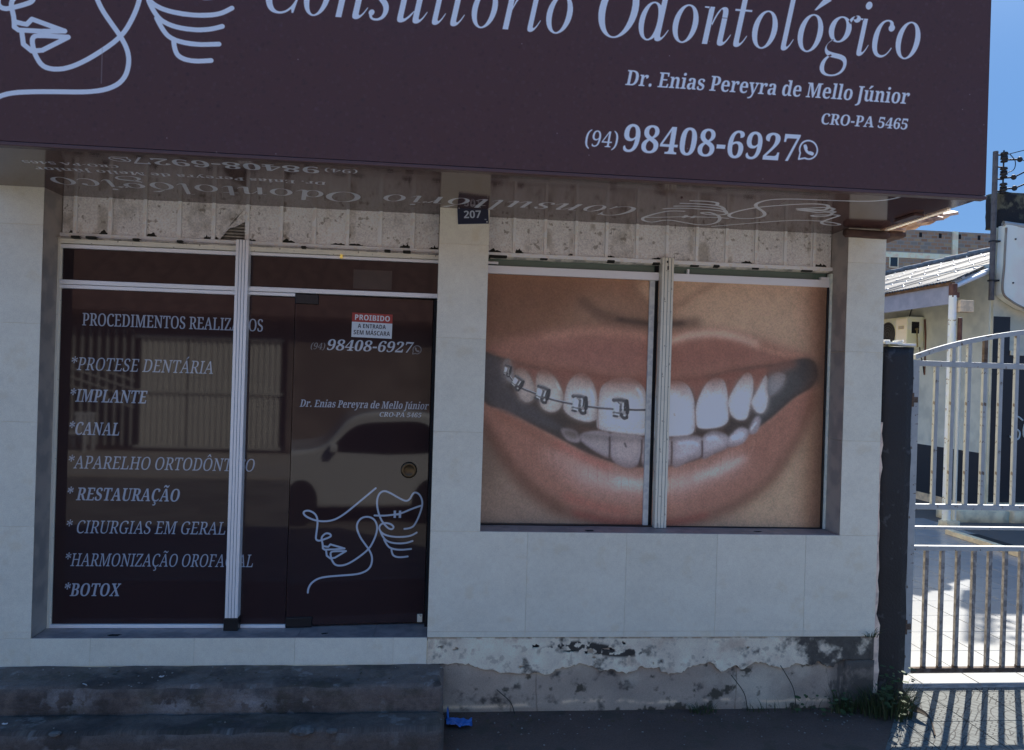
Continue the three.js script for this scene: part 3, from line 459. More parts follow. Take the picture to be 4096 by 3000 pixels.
  part('lock', new THREE.LatheGeometry([[0, 0.012], [0.028, 0.012], [0.032, 0.02], [0.048, 0.02], [0.054, 0.012], [0.054, 0]].map((p) => new THREE.Vector2(...p)), 32).toNonIndexed().rotateX(Math.PI / 2).translate(-0.222, 1.487, z + 0.002), bronze, G, 'round dark bronze lock');
  part('strike', bx(-0.138, -0.104, 0.472, 0.525, z - 0.01, z + 0.012, 0.003), aluDull, G);
  G.children.forEach((m) => m.geometry.translate(0.985, 0, 0.24)); G.position.set(-0.985 * OUT, 2.14 * (1 - OUT), -0.18); G.rotation.y = AJAR; G.scale.set(OUT, OUT, 1); F.position.set(0, 2.14 * (1 - OUT), 0.06); F.scale.set(OUT, OUT, 1);
  part('shade_strip', bx(-0.091, -0.067, 0.457, 2.62, z - 0.04, z - 0.01), darkGap, F);  // near-black strip beside the ajar door, shade put into its colour
}
{ // notice on the door
  const c = canvas(512, 300), x = c.getContext('2d'); x.fillStyle = '#dfeaf2'; x.fillRect(0, 0, 512, 300); x.fillStyle = '#b03c36'; x.fillRect(0, 0, 512, 112);
  x.fillStyle = '#e8eef2'; line(x, 'PROIBIDO', 28, 484, 88, 66, { fam: 'sans-serif', slant: 0 }); x.fillStyle = '#1d2430'; line(x, 'A ENTRADA', 76, 432, 184, 50, { fam: 'sans-serif', slant: 0 }); line(x, 'SEM MÁSCARA', 24, 488, 266, 52, { fam: 'sans-serif', slant: 0 });
  const t = thing('door_notice', 'small red and white notice stuck on the glass door reading PROIBIDO', 'notice', [OUT * (-0.985 + 0.494 * Math.cos(AJAR)), 2.433, -0.1765 - OUT * 0.494 * Math.sin(AJAR)]); t.rotation.y = AJAR;
  part('card', printUV(bx(-0.129, 0.129, -0.079, 0.079, 0, 0.002), -0.129, 0.129, -0.079, 0.079), std(0xffffff, 0.4, { map: canvasTex(c) }), t); t.rotation.z = -0.012;
}

// ================================================================ SMILE WINDOW
const PX0 = 0.249, PX1 = 2.59, PY0 = 1.152, PY1 = 2.805;
const posterCanvas = (() => {
  const W = 1600, H = 1130, c = canvas(W, H), x = c.getContext('2d');
  // corners of the print in the sketch that the outlines below were drawn on
  const q = [[78, 130], [2040, 222], [2005, 1585], [30, 1580]];
  const solve = (() => { // square -> sketch quad homography, inverted
    const [[x0, y0], [x1, y1], [x2, y2], [x3, y3]] = q, dx1 = x1 - x2, dx2 = x3 - x2, dx3 = x0 - x1 + x2 - x3, dy1 = y1 - y2, dy2 = y3 - y2, dy3 = y0 - y1 + y2 - y3, d = dx1 * dy2 - dx2 * dy1;
    const g = (dx3 * dy2 - dx2 * dy3) / d, h = (dx1 * dy3 - dx3 * dy1) / d;
    const m = new THREE.Matrix3().set(x1 - x0 + g * x1, x3 - x0 + h * x3, x0, y1 - y0 + g * y1, y3 - y0 + h * y3, y0, g, h, 1).invert(); return (a, b) => { const v = V3(a, b, 1).applyMatrix3(m); return [v.x / v.z * W, v.y / v.z * H]; };
  })();
  const path = (g, s, close) => { // a smooth outline through every point
    const n = s.length, at = (i) => (close ? s[(i + n) % n] : s[Math.min(n - 1, Math.max(0, i))]); g.beginPath(); g.moveTo(...s[0]);
    for (let i = 0; i < (close ? n : n - 1); i++) { const [p, q, r, t] = [at(i - 1), at(i), at(i + 1), at(i + 2)]; g.bezierCurveTo(q[0] + (r[0] - p[0]) / 6, q[1] + (r[1] - p[1]) / 6, r[0] - (t[0] - q[0]) / 6, r[1] - (t[1] - q[1]) / 6, ...r); }
    if (close) g.closePath();
  };
  const K = W / 2048;
  // one soft shape, painted small on a canvas of its own and laid on the print
  const soft = (p, close, st, w, blur, al) => {
    const s = p.map(([a, b]) => solve(a, b)), bl = blur * K, lw = w * K;
    if (bl < 0.8) { x.save(); x.globalAlpha = al; x.fillStyle = x.strokeStyle = st; x.lineWidth = lw; x.lineCap = x.lineJoin = 'round'; path(x, s, close); close ? x.fill() : x.stroke(); x.restore(); return; }
    const k = Math.min(1, 3 / bl), m = bl * 3 + lw, X0 = Math.max(-m, Math.min(...s.map((v) => v[0])) - m), Y0 = Math.max(-m, Math.min(...s.map((v) => v[1])) - m), X1 = Math.min(W + m, Math.max(...s.map((v) => v[0])) + m), Y1 = Math.min(H + m, Math.max(...s.map((v) => v[1])) + m);
    const w2 = Math.ceil((X1 - X0) * k), h2 = Math.ceil((Y1 - Y0) * k), q2 = canvas(w2, h2), g = q2.getContext('2d');
    g.filter = 'blur(' + bl * k + 'px)'; g.scale(k, k); g.translate(-X0, -Y0); g.fillStyle = g.strokeStyle = st; g.lineWidth = lw; g.lineCap = g.lineJoin = 'round'; path(g, s, close); close ? g.fill() : g.stroke();
    x.save(); x.globalAlpha = al; x.imageSmoothingEnabled = true; x.drawImage(q2, X0, Y0, w2 / k, h2 / k); x.restore();
  };
  const blob = (p, fill, blur = 0, a = 1) => soft(p, true, fill, 0, blur, a);
  const stroke = (p, st, w, blur = 0, a = 1) => soft(p, false, st, w, blur, a);
  // skin
  x.fillStyle = '#7b695d'; x.fillRect(0, 0, W, H);
  blob([[0, 0], [1000, 100], [1000, 520], [500, 520], [0, 640]], '#624a3d', 90); blob([[60, 120], [700, 120], [560, 330], [60, 420]], '#533d31', 80, 0.8);
  blob([[700, 240], [1050, 300], [1050, 470], [560, 440]], '#6a574d', 50, 0.8);
  blob([[1300, 220], [1900, 220], [1900, 560], [1250, 470]], '#8c7b6e', 90); blob([[960, 200], [1130, 200], [1060, 320]], '#8b7c70', 22, 0.7);
  stroke([[1420, 190], [1330, 230], [1240, 290], [1160, 330]], '#5f4a40', 26, 14, 0.6); stroke([[930, 200], [1000, 280], [1040, 330]], '#5c493f', 26, 14, 0.55);
  blob([[20, 950], [150, 1100], [260, 1300], [520, 1500], [760, 1600], [0, 1640]], '#6f6058', 60); blob([[40, 1000], [140, 1120], [170, 1300], [40, 1360]], '#64554d', 40);
  blob([[1960, 800], [1820, 1150], [1500, 1500], [2060, 1640], [2060, 800]], '#857262', 60); blob([[1720, 1300], [1900, 1160], [1960, 1500], [1600, 1560]], '#8a7868', 60);
  // under-lip shadow
  stroke([[90, 1000], [180, 1160], [330, 1350], [560, 1500], [850, 1570], [1150, 1560], [1450, 1480], [1700, 1320], [1860, 1080], [1950, 860]], '#4f342c', 64, 28, 0.85); stroke([[60, 960], [150, 1130], [300, 1330], [520, 1500]], '#4a322a', 70, 34, 0.6);
  stroke([[600, 1510], [850, 1560], [1150, 1555], [1350, 1510]], '#6b332f', 34, 16, 0.75);
  stroke([[60, 420], [240, 470], [420, 470]], '#54392f', 70, 34, 0.5); stroke([[80, 560], [200, 545], [330, 560]], '#4a322b', 40, 22, 0.5);
  // lower lip
  const lowTop = [[60, 850], [200, 915], [350, 1000], [500, 1075], [700, 1175], [900, 1235], [1100, 1240], [1300, 1196], [1500, 1105], [1700, 975], [1850, 845], [1950, 770]];
  const lowBot = [[1960, 800], [1880, 1000], [1780, 1180], [1640, 1335], [1450, 1450], [1200, 1525], [1000, 1540], [850, 1535], [620, 1475], [420, 1375], [260, 1225], [140, 1060], [60, 930]];
  blob([...lowTop, ...lowBot], '#6f4d44', 34); blob([...lowTop, ...lowBot], '#7a5a51', 22, 0.75); 
  blob([[500, 1150], [900, 1290], [1250, 1260], [1200, 1420], [900, 1440], [600, 1350]], '#8a6c66', 46);
  stroke([[480, 1180], [700, 1300], [900, 1350], [1120, 1355], [1340, 1305], [1540, 1210]], '#957b77', 120, 46, 0.6); stroke([[640, 1280], [860, 1345], [1100, 1350], [1320, 1300], [1500, 1215]], '#a89695', 64, 26, 0.55); stroke([[840, 1325], [1000, 1345], [1120, 1340]], '#b9afb3', 44, 18, 0.6); stroke([[1300, 1300], [1460, 1245], [1570, 1190]], '#b3a6a6', 38, 16, 0.6);
  stroke([[480, 1110], [620, 1180], [800, 1250]], '#93453f', 26, 18, 0.5); stroke([[540, 1420], [720, 1480], [900, 1510]], '#8a4640', 34, 20, 0.45); stroke([[150, 940], [330, 1040], [500, 1130]], '#6e4a3f', 40, 18, 0.6);
  for (let i = 0; i < 130; i++) { const t = rnd(), X = 300 + t * 1350, y = 1060 + 330 * Math.sin(Math.PI * (t * 0.9 + 0.05)) * rr(0.55, 1), s = (t - 0.5) * 60; stroke([[X, y - 40], [X + s * 0.1, y], [X - s * 0.3, y + rr(30, 70)]], rnd() < 0.6 ? '#5b3a33' : '#b29a94', rr(2, 4), 2, 0.16); }
  // upper lip
  blob([[60, 560], [240, 500], [430, 470], [640, 440], [850, 440], [1060, 470], [1250, 455], [1450, 460], [1640, 505], [1800, 560], [1960, 625], [1760, 668], [1560, 690], [1350, 735], [1120, 765], [900, 765], [700, 725], [480, 700], [300, 665], [90, 610]], '#72544c', 22);
  blob([[420, 540], [800, 500], [1040, 540], [1000, 690], [600, 660]], '#70504b', 40, 0.8); blob([[1130, 560], [1500, 540], [1650, 610], [1300, 690], [1120, 700]], '#6c4c45', 34, 0.8);
  stroke([[420, 500], [640, 470], [860, 470], [1020, 500]], '#93746a', 38, 20, 0.6); stroke([[1130, 525], [1260, 490], [1400, 480], [1520, 498], [1640, 540]], '#ab9a93', 40, 14, 0.75); stroke([[1620, 540], [1760, 590], [1900, 622]], '#8f7467', 22, 12, 0.7);
  stroke([[640, 290], [760, 370], [900, 410], [1080, 428], [1300, 415]], '#3d302b', 46, 20, 0.75); stroke([[850, 395], [960, 412], [1120, 425], [1220, 420]], '#2f2623', 24, 9, 0.75);
  stroke([[70, 575], [240, 640], [420, 680], [640, 715], [880, 760], [1120, 760], [1350, 725], [1560, 680], [1760, 655], [1930, 628]], '#4c322d', 30, 14, 0.45);
  for (let i = 0; i < 90; i++) { const X = rr(200, 1800), y = rr(540, 660); stroke([[X, y - 30], [X + rr(-4, 4), y], [X + rr(-8, 8), y + rr(20, 46)]], '#55362f', rr(2, 4), 2, 0.18); }
  // mouth
  const mouth = [[62, 600], [120, 603], [300, 650], [480, 688], [700, 712], [900, 752], [1120, 752], [1350, 720], [1560, 676], [1760, 650], [1935, 622], [1990, 690], [1960, 780], [1850, 850], [1700, 978], [1500, 1106], [1300, 1198], [1100, 1242], [900, 1238], [700, 1178], [500, 1078], [350, 1002], [200, 918], [62, 862]];
  blob(mouth, '#35302f', 5); blob([[60, 610], [170, 640], [220, 800], [420, 940], [560, 1050], [380, 1000], [60, 850]], '#3d3c41', 12, 0.9); blob([[1720, 690], [1930, 640], [1970, 730], [1840, 840], [1660, 990], [1640, 900]], '#393b3f', 12, 0.9); blob([[560, 1000], [900, 1060], [1300, 1060], [1450, 1020], [1400, 1120], [900, 1120]], '#4a3831', 16, 0.9);
  // gums
  for (const g of [[[330, 680], [390, 690], [400, 760], [370, 820], [345, 770]], [[460, 690], [600, 700], [590, 760], [545, 850], [505, 780]], [[650, 705], [820, 735], [770, 800], [735, 880], [700, 780]], [[880, 740], [1110, 745], [1090, 800], [1050, 860], [1000, 800]], [[1220, 745], [1370, 730], [1330, 800], [1300, 870], [1270, 800]], [[1430, 715], [1560, 695], [1530, 760], [1485, 850], [1460, 780]], [[1600, 690], [1700, 680], [1690, 740], [1640, 810], [1615, 750]], [[250, 660], [330, 680], [300, 700]]]) blob(g, '#6e4a43', 10, 0.85);
  // lower teeth
  for (let [p, f] of [[[[520, 1040], [600, 1050], [625, 1100], [560, 1095]], '#5e5856'], [[[630, 1075], [700, 1055], [795, 1062], [803, 1120], [798, 1185], [740, 1165], [660, 1118]], '#807b80'], [[[808, 1075], [900, 1072], [988, 1088], [985, 1180], [950, 1235], [880, 1235], [815, 1190]], '#8d868b'], [[[1000, 1095], [1080, 1100], [1075, 1235], [1000, 1235]], '#8b858b'], [[[1100, 1100], [1152, 1096], [1150, 1215], [1100, 1232]], '#8f8c97'], [[[1160, 1092], [1250, 1076], [1328, 1090], [1328, 1170], [1250, 1205], [1165, 1226]], '#908d98'], [[[1335, 1085], [1395, 1050], [1470, 1070], [1476, 1125], [1400, 1160], [1336, 1182]], '#918f9a'], [[[1482, 1085], [1545, 1030], [1595, 1045], [1565, 1100], [1486, 1122]], '#9698a6'], [[[1600, 1040], [1640, 965], [1664, 980], [1640, 1040]], '#787985']]) { const cx = p.reduce((q, v) => q + v[0], 0) / p.length, cy = p.reduce((q, v) => q + v[1], 0) / p.length; p = p.map(([u, v]) => [cx + (u - cx) * 1.05, cy - 2 + (v - cy) * 1.16]); blob(p, '#6d646a', 5); blob(p.map(([u, v]) => [cx + (u - cx) * 0.96, cy - 6 + (v - cy) * 0.95]), '#7c7880', 6, 0.95); blob(p.map(([u, v]) => [cx + (u - cx) * 0.76, cy - 10 + (v - cy) * 0.7]), f, 14, 0.95); }
  for (const p of [[[802, 1075], [803, 1130], [800, 1190]], [[1156, 1098], [1157, 1160], [1154, 1220]], [[1331, 1092], [1332, 1140], [1331, 1182]], [[990, 1092], [988, 1160], [975, 1230]]]) stroke(p, '#3a3132', 9, 3, 0.85);
  stroke([[890, 1110], [898, 1130]], '#3d383a', 9, 3, 0.9); stroke([[1200, 1105], [1270, 1100], [1310, 1115]], '#b4bcd2', 16, 7, 0.6); stroke([[1365, 1075], [1410, 1070]], '#b9c2d8', 26, 8, 0.7); stroke([[1510, 1075], [1560, 1055]], '#c3cadb', 22, 7, 0.8); stroke([[1612, 1025], [1640, 985]], '#a9b3bd', 10, 4, 0.8);
  blob([[520, 1030], [1000, 1078], [1460, 1020], [1480, 1050], [1000, 1100], [600, 1075]], '#2f2725', 12, 0.35);
  // upper teeth: outline, body, lit middle
  const teeth = [
    [[[178, 640], [215, 625], [240, 700], [236, 760], [205, 750], [185, 700]], '#64666c', '#8d97a6'], [[[250, 690], [305, 682], [360, 780], [356, 850], [318, 874], [282, 852], [256, 790]], '#85807f', '#9a9496'], [[[380, 700], [425, 686], [478, 725], [525, 812], [526, 880], [492, 925], [448, 930], [405, 905], [385, 850], [370, 790]], '#94908f', '#aba9ae'],
    [[[552, 780], [595, 718], [648, 706], [692, 740], [726, 830], [731, 955], [690, 986], [640, 982], [572, 955], [533, 915], [534, 870]], '#9c9a9d', '#b4b6bf'], [[[752, 790], [815, 742], [900, 732], [962, 750], [1010, 810], [1030, 930], [1025, 1054], [945, 1058], [830, 1046], [742, 1028], [726, 990], [734, 900]], '#a3a3aa', '#bcc0cb'],
    [[[1042, 800], [1120, 758], [1200, 750], [1252, 780], [1282, 850], [1291, 960], [1286, 1030], [1262, 1056], [1200, 1064], [1100, 1068], [1040, 1062]], '#a6a9b5', '#bcc6da'], [[[1306, 860], [1350, 770], [1400, 734], [1450, 742], [1472, 800], [1482, 900], [1482, 970], [1452, 1004], [1400, 1018], [1326, 1022], [1298, 1000], [1292, 930]], '#a8abb7', '#bdc6da'], [[[1488, 840], [1540, 750], [1582, 702], [1616, 720], [1622, 800], [1606, 880], [1586, 962], [1540, 972], [1500, 946], [1482, 895]], '#a2a5ae', '#b8c0d0'], [[[1622, 850], [1660, 780], [1694, 716], [1710, 780], [1706, 850], [1690, 918], [1662, 934], [1632, 914], [1612, 872]], '#a0a2ab', '#b4bac9'], [[[1712, 740], [1760, 700], [1806, 720], [1780, 780], [1716, 832]], '#686a72', '#7f838c']];
  const dim = (hex, k) => '#' + [1, 3, 5].map((i) => Math.round(Math.min(255, parseInt(hex.slice(i, i + 2), 16) * k)).toString(16).padStart(2, '0')).join('');
  for (const [p, a, b] of teeth) { // dark contact, rounded flanks, paler belly, warm neck
    const cx = p.reduce((q, v) => q + v[0], 0) / p.length, cy = p.reduce((q, v) => q + v[1], 0) / p.length, ty = Math.min(...p.map((v) => v[1])), by = Math.max(...p.map((v) => v[1])), inset = (k, dy = 0) => p.map(([u, v]) => [cx + (u - cx) * k, cy + dy + (v - cy) * k]);
    blob(p, '#5a4843', 13, 0.65); blob(p, dim(a, 0.80), 3); blob(inset(0.9, 3), dim(a, 0.93), 12, 0.9); blob(inset(0.74, 12), a, 18, 0.9); blob(inset(0.52, 14), b, 24, 0.85);
    blob(p.map(([u, v]) => [cx + (u - cx) * 0.96, Math.min(v, ty + (by - ty) * 0.30)]), '#7a6660', 26, 0.55); blob(p.map(([u, v]) => [cx + (u - cx) * 0.9, Math.max(v - 7, by - (by - ty) * 0.09)]), dim(b, 1.02), 5, 0.35);
  }
  stroke([[960, 790], [985, 830], [990, 870]], '#d5deea', 12, 6, 0.6); stroke([[690, 800], [706, 850], [704, 900]], '#cdd6e2', 10, 6, 0.6); stroke([[490, 760], [510, 800]], '#cdd3dc', 9, 5, 0.5); stroke([[1090, 930], [1130, 905], [1160, 830]], '#d0dcf2', 60, 26, 0.5); stroke([[1168, 935], [1174, 948]], '#6e6c6c', 12, 4, 0.8);
  stroke([[1288, 900], [1294, 980], [1290, 1040]], '#6d5d5a', 6, 2, 0.8); stroke([[732, 900], [733, 980], [738, 1030]], '#6d5a55', 6, 2, 0.7); stroke([[1484, 900], [1484, 960]], '#6a5c5a', 6, 2, 0.7);
  // the lip and gum run softly over the tops of the teeth
  stroke([[240, 650], [400, 684], [560, 700], [650, 706], [760, 742], [900, 738], [1040, 752], [1200, 750], [1320, 738], [1420, 728], [1540, 696], [1640, 690], [1730, 676], [1850, 650]], '#69483f', 52, 20, 0.85);
  stroke([[380, 690], [640, 712], [880, 742], [1120, 752], [1400, 730], [1600, 696]], '#5e3d37', 16, 10, 0.45);
  stroke([[640, 1160], [760, 1188], [880, 1232], [1000, 1240], [1120, 1232], [1250, 1206], [1400, 1160], [1540, 1100]], '#5a403b', 24, 14, 0.35);
  // braces
  const wire = (p) => { stroke(p.map(([a, b]) => [a, b + 6]), '#2b2b2f', 8, 1.5, 0.7); stroke(p, '#4a4c52', 8, 1); stroke(p.map(([a, b]) => [a, b - 2]), '#c4ccd4', 3, 1, 0.8); };
  wire([[196, 690], [250, 765], [300, 795], [345, 812], [400, 832]]); wire([[400, 832], [470, 856], [565, 876], [660, 893]]); wire([[660, 893], [740, 902], [815, 908], [900, 914]]); stroke([[895, 914], [960, 918], [1030, 916]], '#3c3e43', 11, 1.5);
  const bracket = (cx, cy, w, h, r) => { // a small cast metal tie-wing block, all glints and gaps
    const R = (px, py) => [cx + px * w * Math.cos(r) - py * h * Math.sin(r), cy + px * w * Math.sin(r) + py * h * Math.cos(r)], L = (pts, f, lw, bl = 1.5, al = 1) => stroke(pts.map((p) => R(...p)), f, lw * w / 100, bl, al);
    blob([R(-0.5, -0.5), R(0.1, -0.58), R(0.55, -0.4), R(0.6, 0.2), R(0.6, 0.55), R(0.1, 0.55), R(-0.45, 0.5), R(-0.4, 0)], '#3a3b40', 9, 0.5);
    L([[-0.45, -0.42], [0, -0.46], [0.4, -0.4]], '#44464c', 24); for (let i = 0; i < 9; i++) { const u = rr(-0.4, 0.45), v = rr(-0.4, 0.45); L([[u, v], [u + rr(-0.14, 0.14), v + rr(-0.1, 0.1)]], rnd() < 0.5 ? '#2e3035' : '#a7b2ba', rr(4, 11), 1.6, 0.8); } L([[-0.4, -0.5], [0, -0.54], [0.36, -0.48]], '#7d8288', 6, 2, 0.7); L([[0.42, -0.4], [0.5, -0.05], [0.5, 0.2]], '#33353a', 24); L([[-0.36, -0.2], [-0.3, 0.05], [-0.32, 0.2]], '#8d9ba4', 26); L([[-0.18, -0.16], [-0.16, 0.1]], '#dfe8ee', 24, 3, 0.95);
    L([[0.05, -0.22], [0.04, 0.14]], '#4a4e55', 12); L([[0.2, -0.26], [0.2, 0.1]], '#a5b2bb', 10, 2, 0.9); L([[0.3, -0.3], [0.32, 0.05]], '#25272b', 8); L([[-0.42, 0.24], [-0.1, 0.27], [0.1, 0.25]], '#55595f', 12); L([[-0.3, 0.32], [-0.05, 0.36]], '#bccad2', 9, 2.5, 0.9);
    L([[-0.4, 0.42], [-0.15, 0.44]], '#3c3e43', 13); L([[0.12, 0.34], [0.3, 0.5], [0.46, 0.46]], '#3a3c41', 24); L([[0.28, 0.36], [0.36, 0.38]], '#aab5bd', 10, 2, 0.9); L([[0.5, 0.24], [0.52, 0.5]], '#2b2c30', 9);
  };
  bracket(862, 908, 88, 108, 0.06); bracket(622, 884, 86, 98, 0.12); bracket(405, 826, 76, 84, 0.35); bracket(258, 762, 64, 66, 0.6); bracket(200, 690, 40, 64, 0.3);
  // dark right edge of the face
  stroke([[1990, 230], [2010, 560], [2000, 900], [1985, 1300], [1975, 1580]], '#4a2f26', 110, 46, 0.65); stroke([[2030, 230], [2030, 900], [2000, 1580]], '#2f2420', 50, 24, 0.6);
  blob([[1880, 640], [1990, 640], [2010, 760], [1900, 760]], '#2c2a2c', 20, 0.5);
  // the print's own colours, freed from the shade it hangs in; fine grain of the print
  const im = x.getImageData(0, 0, W, H), d = im.data;
  for (let i = 0; i < W * H; i++) {
    const u = (i % W) / W, v = Math.floor(i / W) / W, n = 1 + (fbm(u, v, 48, 301, 3) - 0.5) * 0.2 + (fbm(u, v, 300, 305, 2) - 0.5) * 0.36 + (hash(i % W, (i / W) | 0, 77) - 0.5) * 0.3;
    const a = alb(d[i * 4], d[i * 4 + 1], d[i * 4 + 2], n); for (let k = 0; k < 3; k++) d[i * 4 + k] = enc(a[k] * [0.72, 0.77, 0.85][k]) * 255;
  }
  x.putImageData(im, 0, 0); return c;
})();
{
  const F = sub('display_window', clinic), z = -0.2, pm = std(0xffffff, 0.42, { map: canvasTex(posterCanvas) });
  const print = (x0, x1, zz) => part('poster_pane', printUV(bx(x0, x1, PY0, PY1, zz - 0.008, zz), PX0, PX1, PY0, PY1), pm, F, 'pane covered by the printed photograph of a smile with braces');
  print(PX0, 1.41, z - 0.03); print(1.41, PX1, z);
  part('mullion', [[1.412, 1.428], [1.431, 1.451], [1.454, 1.474], [1.477, 1.492]].map(([a, b]) => bx(a, b, 1.1515, 2.952, z - 0.02, z + 0.06, 0.003)), aluDull, F); part('mullion_groove', bx(1.415, 1.489, 1.152, 2.95, z - 0.015, z + 0.0575), std([0.2, 0.21, 0.22], 0.8), F); part('bolt_hole', [bx(1.442, 1.452, 2.915, 2.93, z + 0.0575, z + 0.0615), bx(1.446, 1.456, 2.87, 2.895, z + 0.0575, z + 0.0615)], darkGap, F);
  part('stile', bx(1.352, 1.388, 1.153, 2.806, z - 0.034, z - 0.012, 0.003), noisy(alb(98, 110, 128), alb(112, 124, 140), 0.3, 8, 191, 0.45), F);
  part('gap', bx(1.3885, 1.4115, 1.153, 2.95, z - 0.045, z - 0.02), darkGap, F);  // solid near-black strip, the shade between stile and mullion as colour
  part('stile', bx(2.591, 2.604, 1.153, 2.81, z - 0.02, z + 0.01, 0.003), blackM, F);
  part('jamb', bx(2.6045, 2.6212, 1.15, 2.90, z - 0.03, z + 0.02, 0.003), noisy(alb(112, 128, 142), alb(128, 142, 152), 0.3, 8, 193, 0.45), F);
  part('head_rail', [bx(0.249, 1.41, 2.805, 2.858, z - 0.03, z + 0.004, 0.003), bx(1.493, 2.603, 2.805, 2.856, z - 0.02, z + 0.012, 0.003)], alu, F, 'white aluminium head rail');
  const teal = new THREE.MeshPhysicalMaterial({ color: col(alb(44, 62, 66)), roughness: 0.12 });
  part('glass_strip', bx(0.249, 2.604, 2.858, 2.93, z - 0.05, z - 0.04), teal, F, 'dark teal strip of bare glass above the poster');
  part('rail_clip', [bx(0.249, 0.325, 2.869, 2.884, z - 0.035, z - 0.01), bx(1.605, 1.617, 2.857, 2.89, z - 0.03, z), bx(2.545, 2.604, 2.857, 2.876, z - 0.03, z)], alu, F);
  part('lintel_strip', worn(0.248, 2.621, 2.906, 2.926, -0.30, -0.19, 0.03, 0.010, 71), noisy(alb(90, 98, 110), alb(122, 130, 142), 0.4, 10, 195, 0.9), F, 'grimy lintel strip under the frosted panes');
  for (const [x, w] of [[0.26, 0.12], [0.6, 0.05], [1.05, 0.05], [1.36, 0.05], [1.62, 0.06], [1.78, 0.04], [2.05, 0.05], [2.4, 0.08]]) part('mould', bx(x, x + w, 2.908, 2.925, -0.24, -0.178 + rr(-0.012, 0.0), 0.004), mouldM, F);
  part('bottom_rail', bx(0.249, 2.604, 1.1495, 1.157, z - 0.03, z + 0.008), blackM, F);
}

// ================================================================ GATE PILLAR, GATE, COURTYARD
{
  const t = thing('gate_pillar', 'black painted gate pillar with broken white tiles on top', 'pillar', [3.0, 0, -0.18]);
  const bm = std(0xffffff, 0.55, { bumpMap: grain, bumpScale: 0.003, map: colourTex(256, 1.1, (u, v) => { const n = fbm(u, v, 8, 201, 5), p = sstep(0.7, 0.78, fbm(u, v, 20, 207, 4)); return mixc(mixc([0.010, 0.010, 0.013], [0.022, 0.022, 0.027], n), [0.12, 0.12, 0.13], p * 0.4); }) });
  part('shaft', worn(-0.105, 0.118, -0.03, 2.41, -0.16, 0.165, 0.06, 0.008, 51), bm, t);
  const pts = []; for (let i = 0; i <= 24; i++) { const y = 0.1 + i * 0.075; pts.push(new THREE.Vector2(-0.085 + (y < 0.6 ? 0.01 : -0.012) + rr(-0.008, 0.008), y)); } pts.push(new THREE.Vector2(-0.115, 1.9), new THREE.Vector2(-0.115, 0.1));
  part('bare_plaster', muv(new THREE.ExtrudeGeometry(new THREE.Shape(pts), { depth: 0.01, bevelEnabled: false }).translate(0, 0, 0.162)), noisy(alb(104, 102, 108), alb(126, 124, 130), 0.4, 8, 211, 0.9), t, 'bare strip of plaster along the pillar edge');
  const cap = noisy(alb(150, 148, 142), alb(176, 174, 168), 0.3, 8, 213, 0.6);
  for (const [x, y, z, w, d, r] of [[-0.05, 2.428, 0.1, 0.13, 0.16, 0.15], [0.06, 2.422, 0.12, 0.12, 0.12, -0.1], [-0.06, 2.446, 0.05, 0.09, 0.1, 0.6], [0.05, 2.418, -0.05, 0.16, 0.2, 0.05], [0.02, 2.444, 0.13, 0.07, 0.06, 0.9], [-0.09, 2.44, 0.15, 0.06, 0.05, -0.5]]) part('broken_tile', bx(-w / 2, w / 2, -0.007, 0.007, -d / 2, d / 2, 0.002).rotateY(r).rotateZ(r * 0.12).translate(x, y, z), cap, t);
}
const gateM = std(0xffffff, 0.5, { metalness: 0.1, map: colourTex(256, 0.5, (u, v) => { const n = fbm(u, v, 10, 221, 4), r = sstep(0.69, 0.76, fbm(u, v, 16, 227, 5)); return mixc(mixc(alb(78, 90, 108), alb(92, 104, 122), n), [0.13, 0.08, 0.05], r * 0.85); }) });
const backlitPaint = noisy(alb(58, 62, 72), alb(82, 88, 100), 0.3, 10, 229, 0.7);  // darker copy of the gate paint, backlit look of lower bars in the colour
const rustM = noisy([0.10, 0.065, 0.045], [0.2, 0.15, 0.12], 0.25, 10, 231, 0.9);
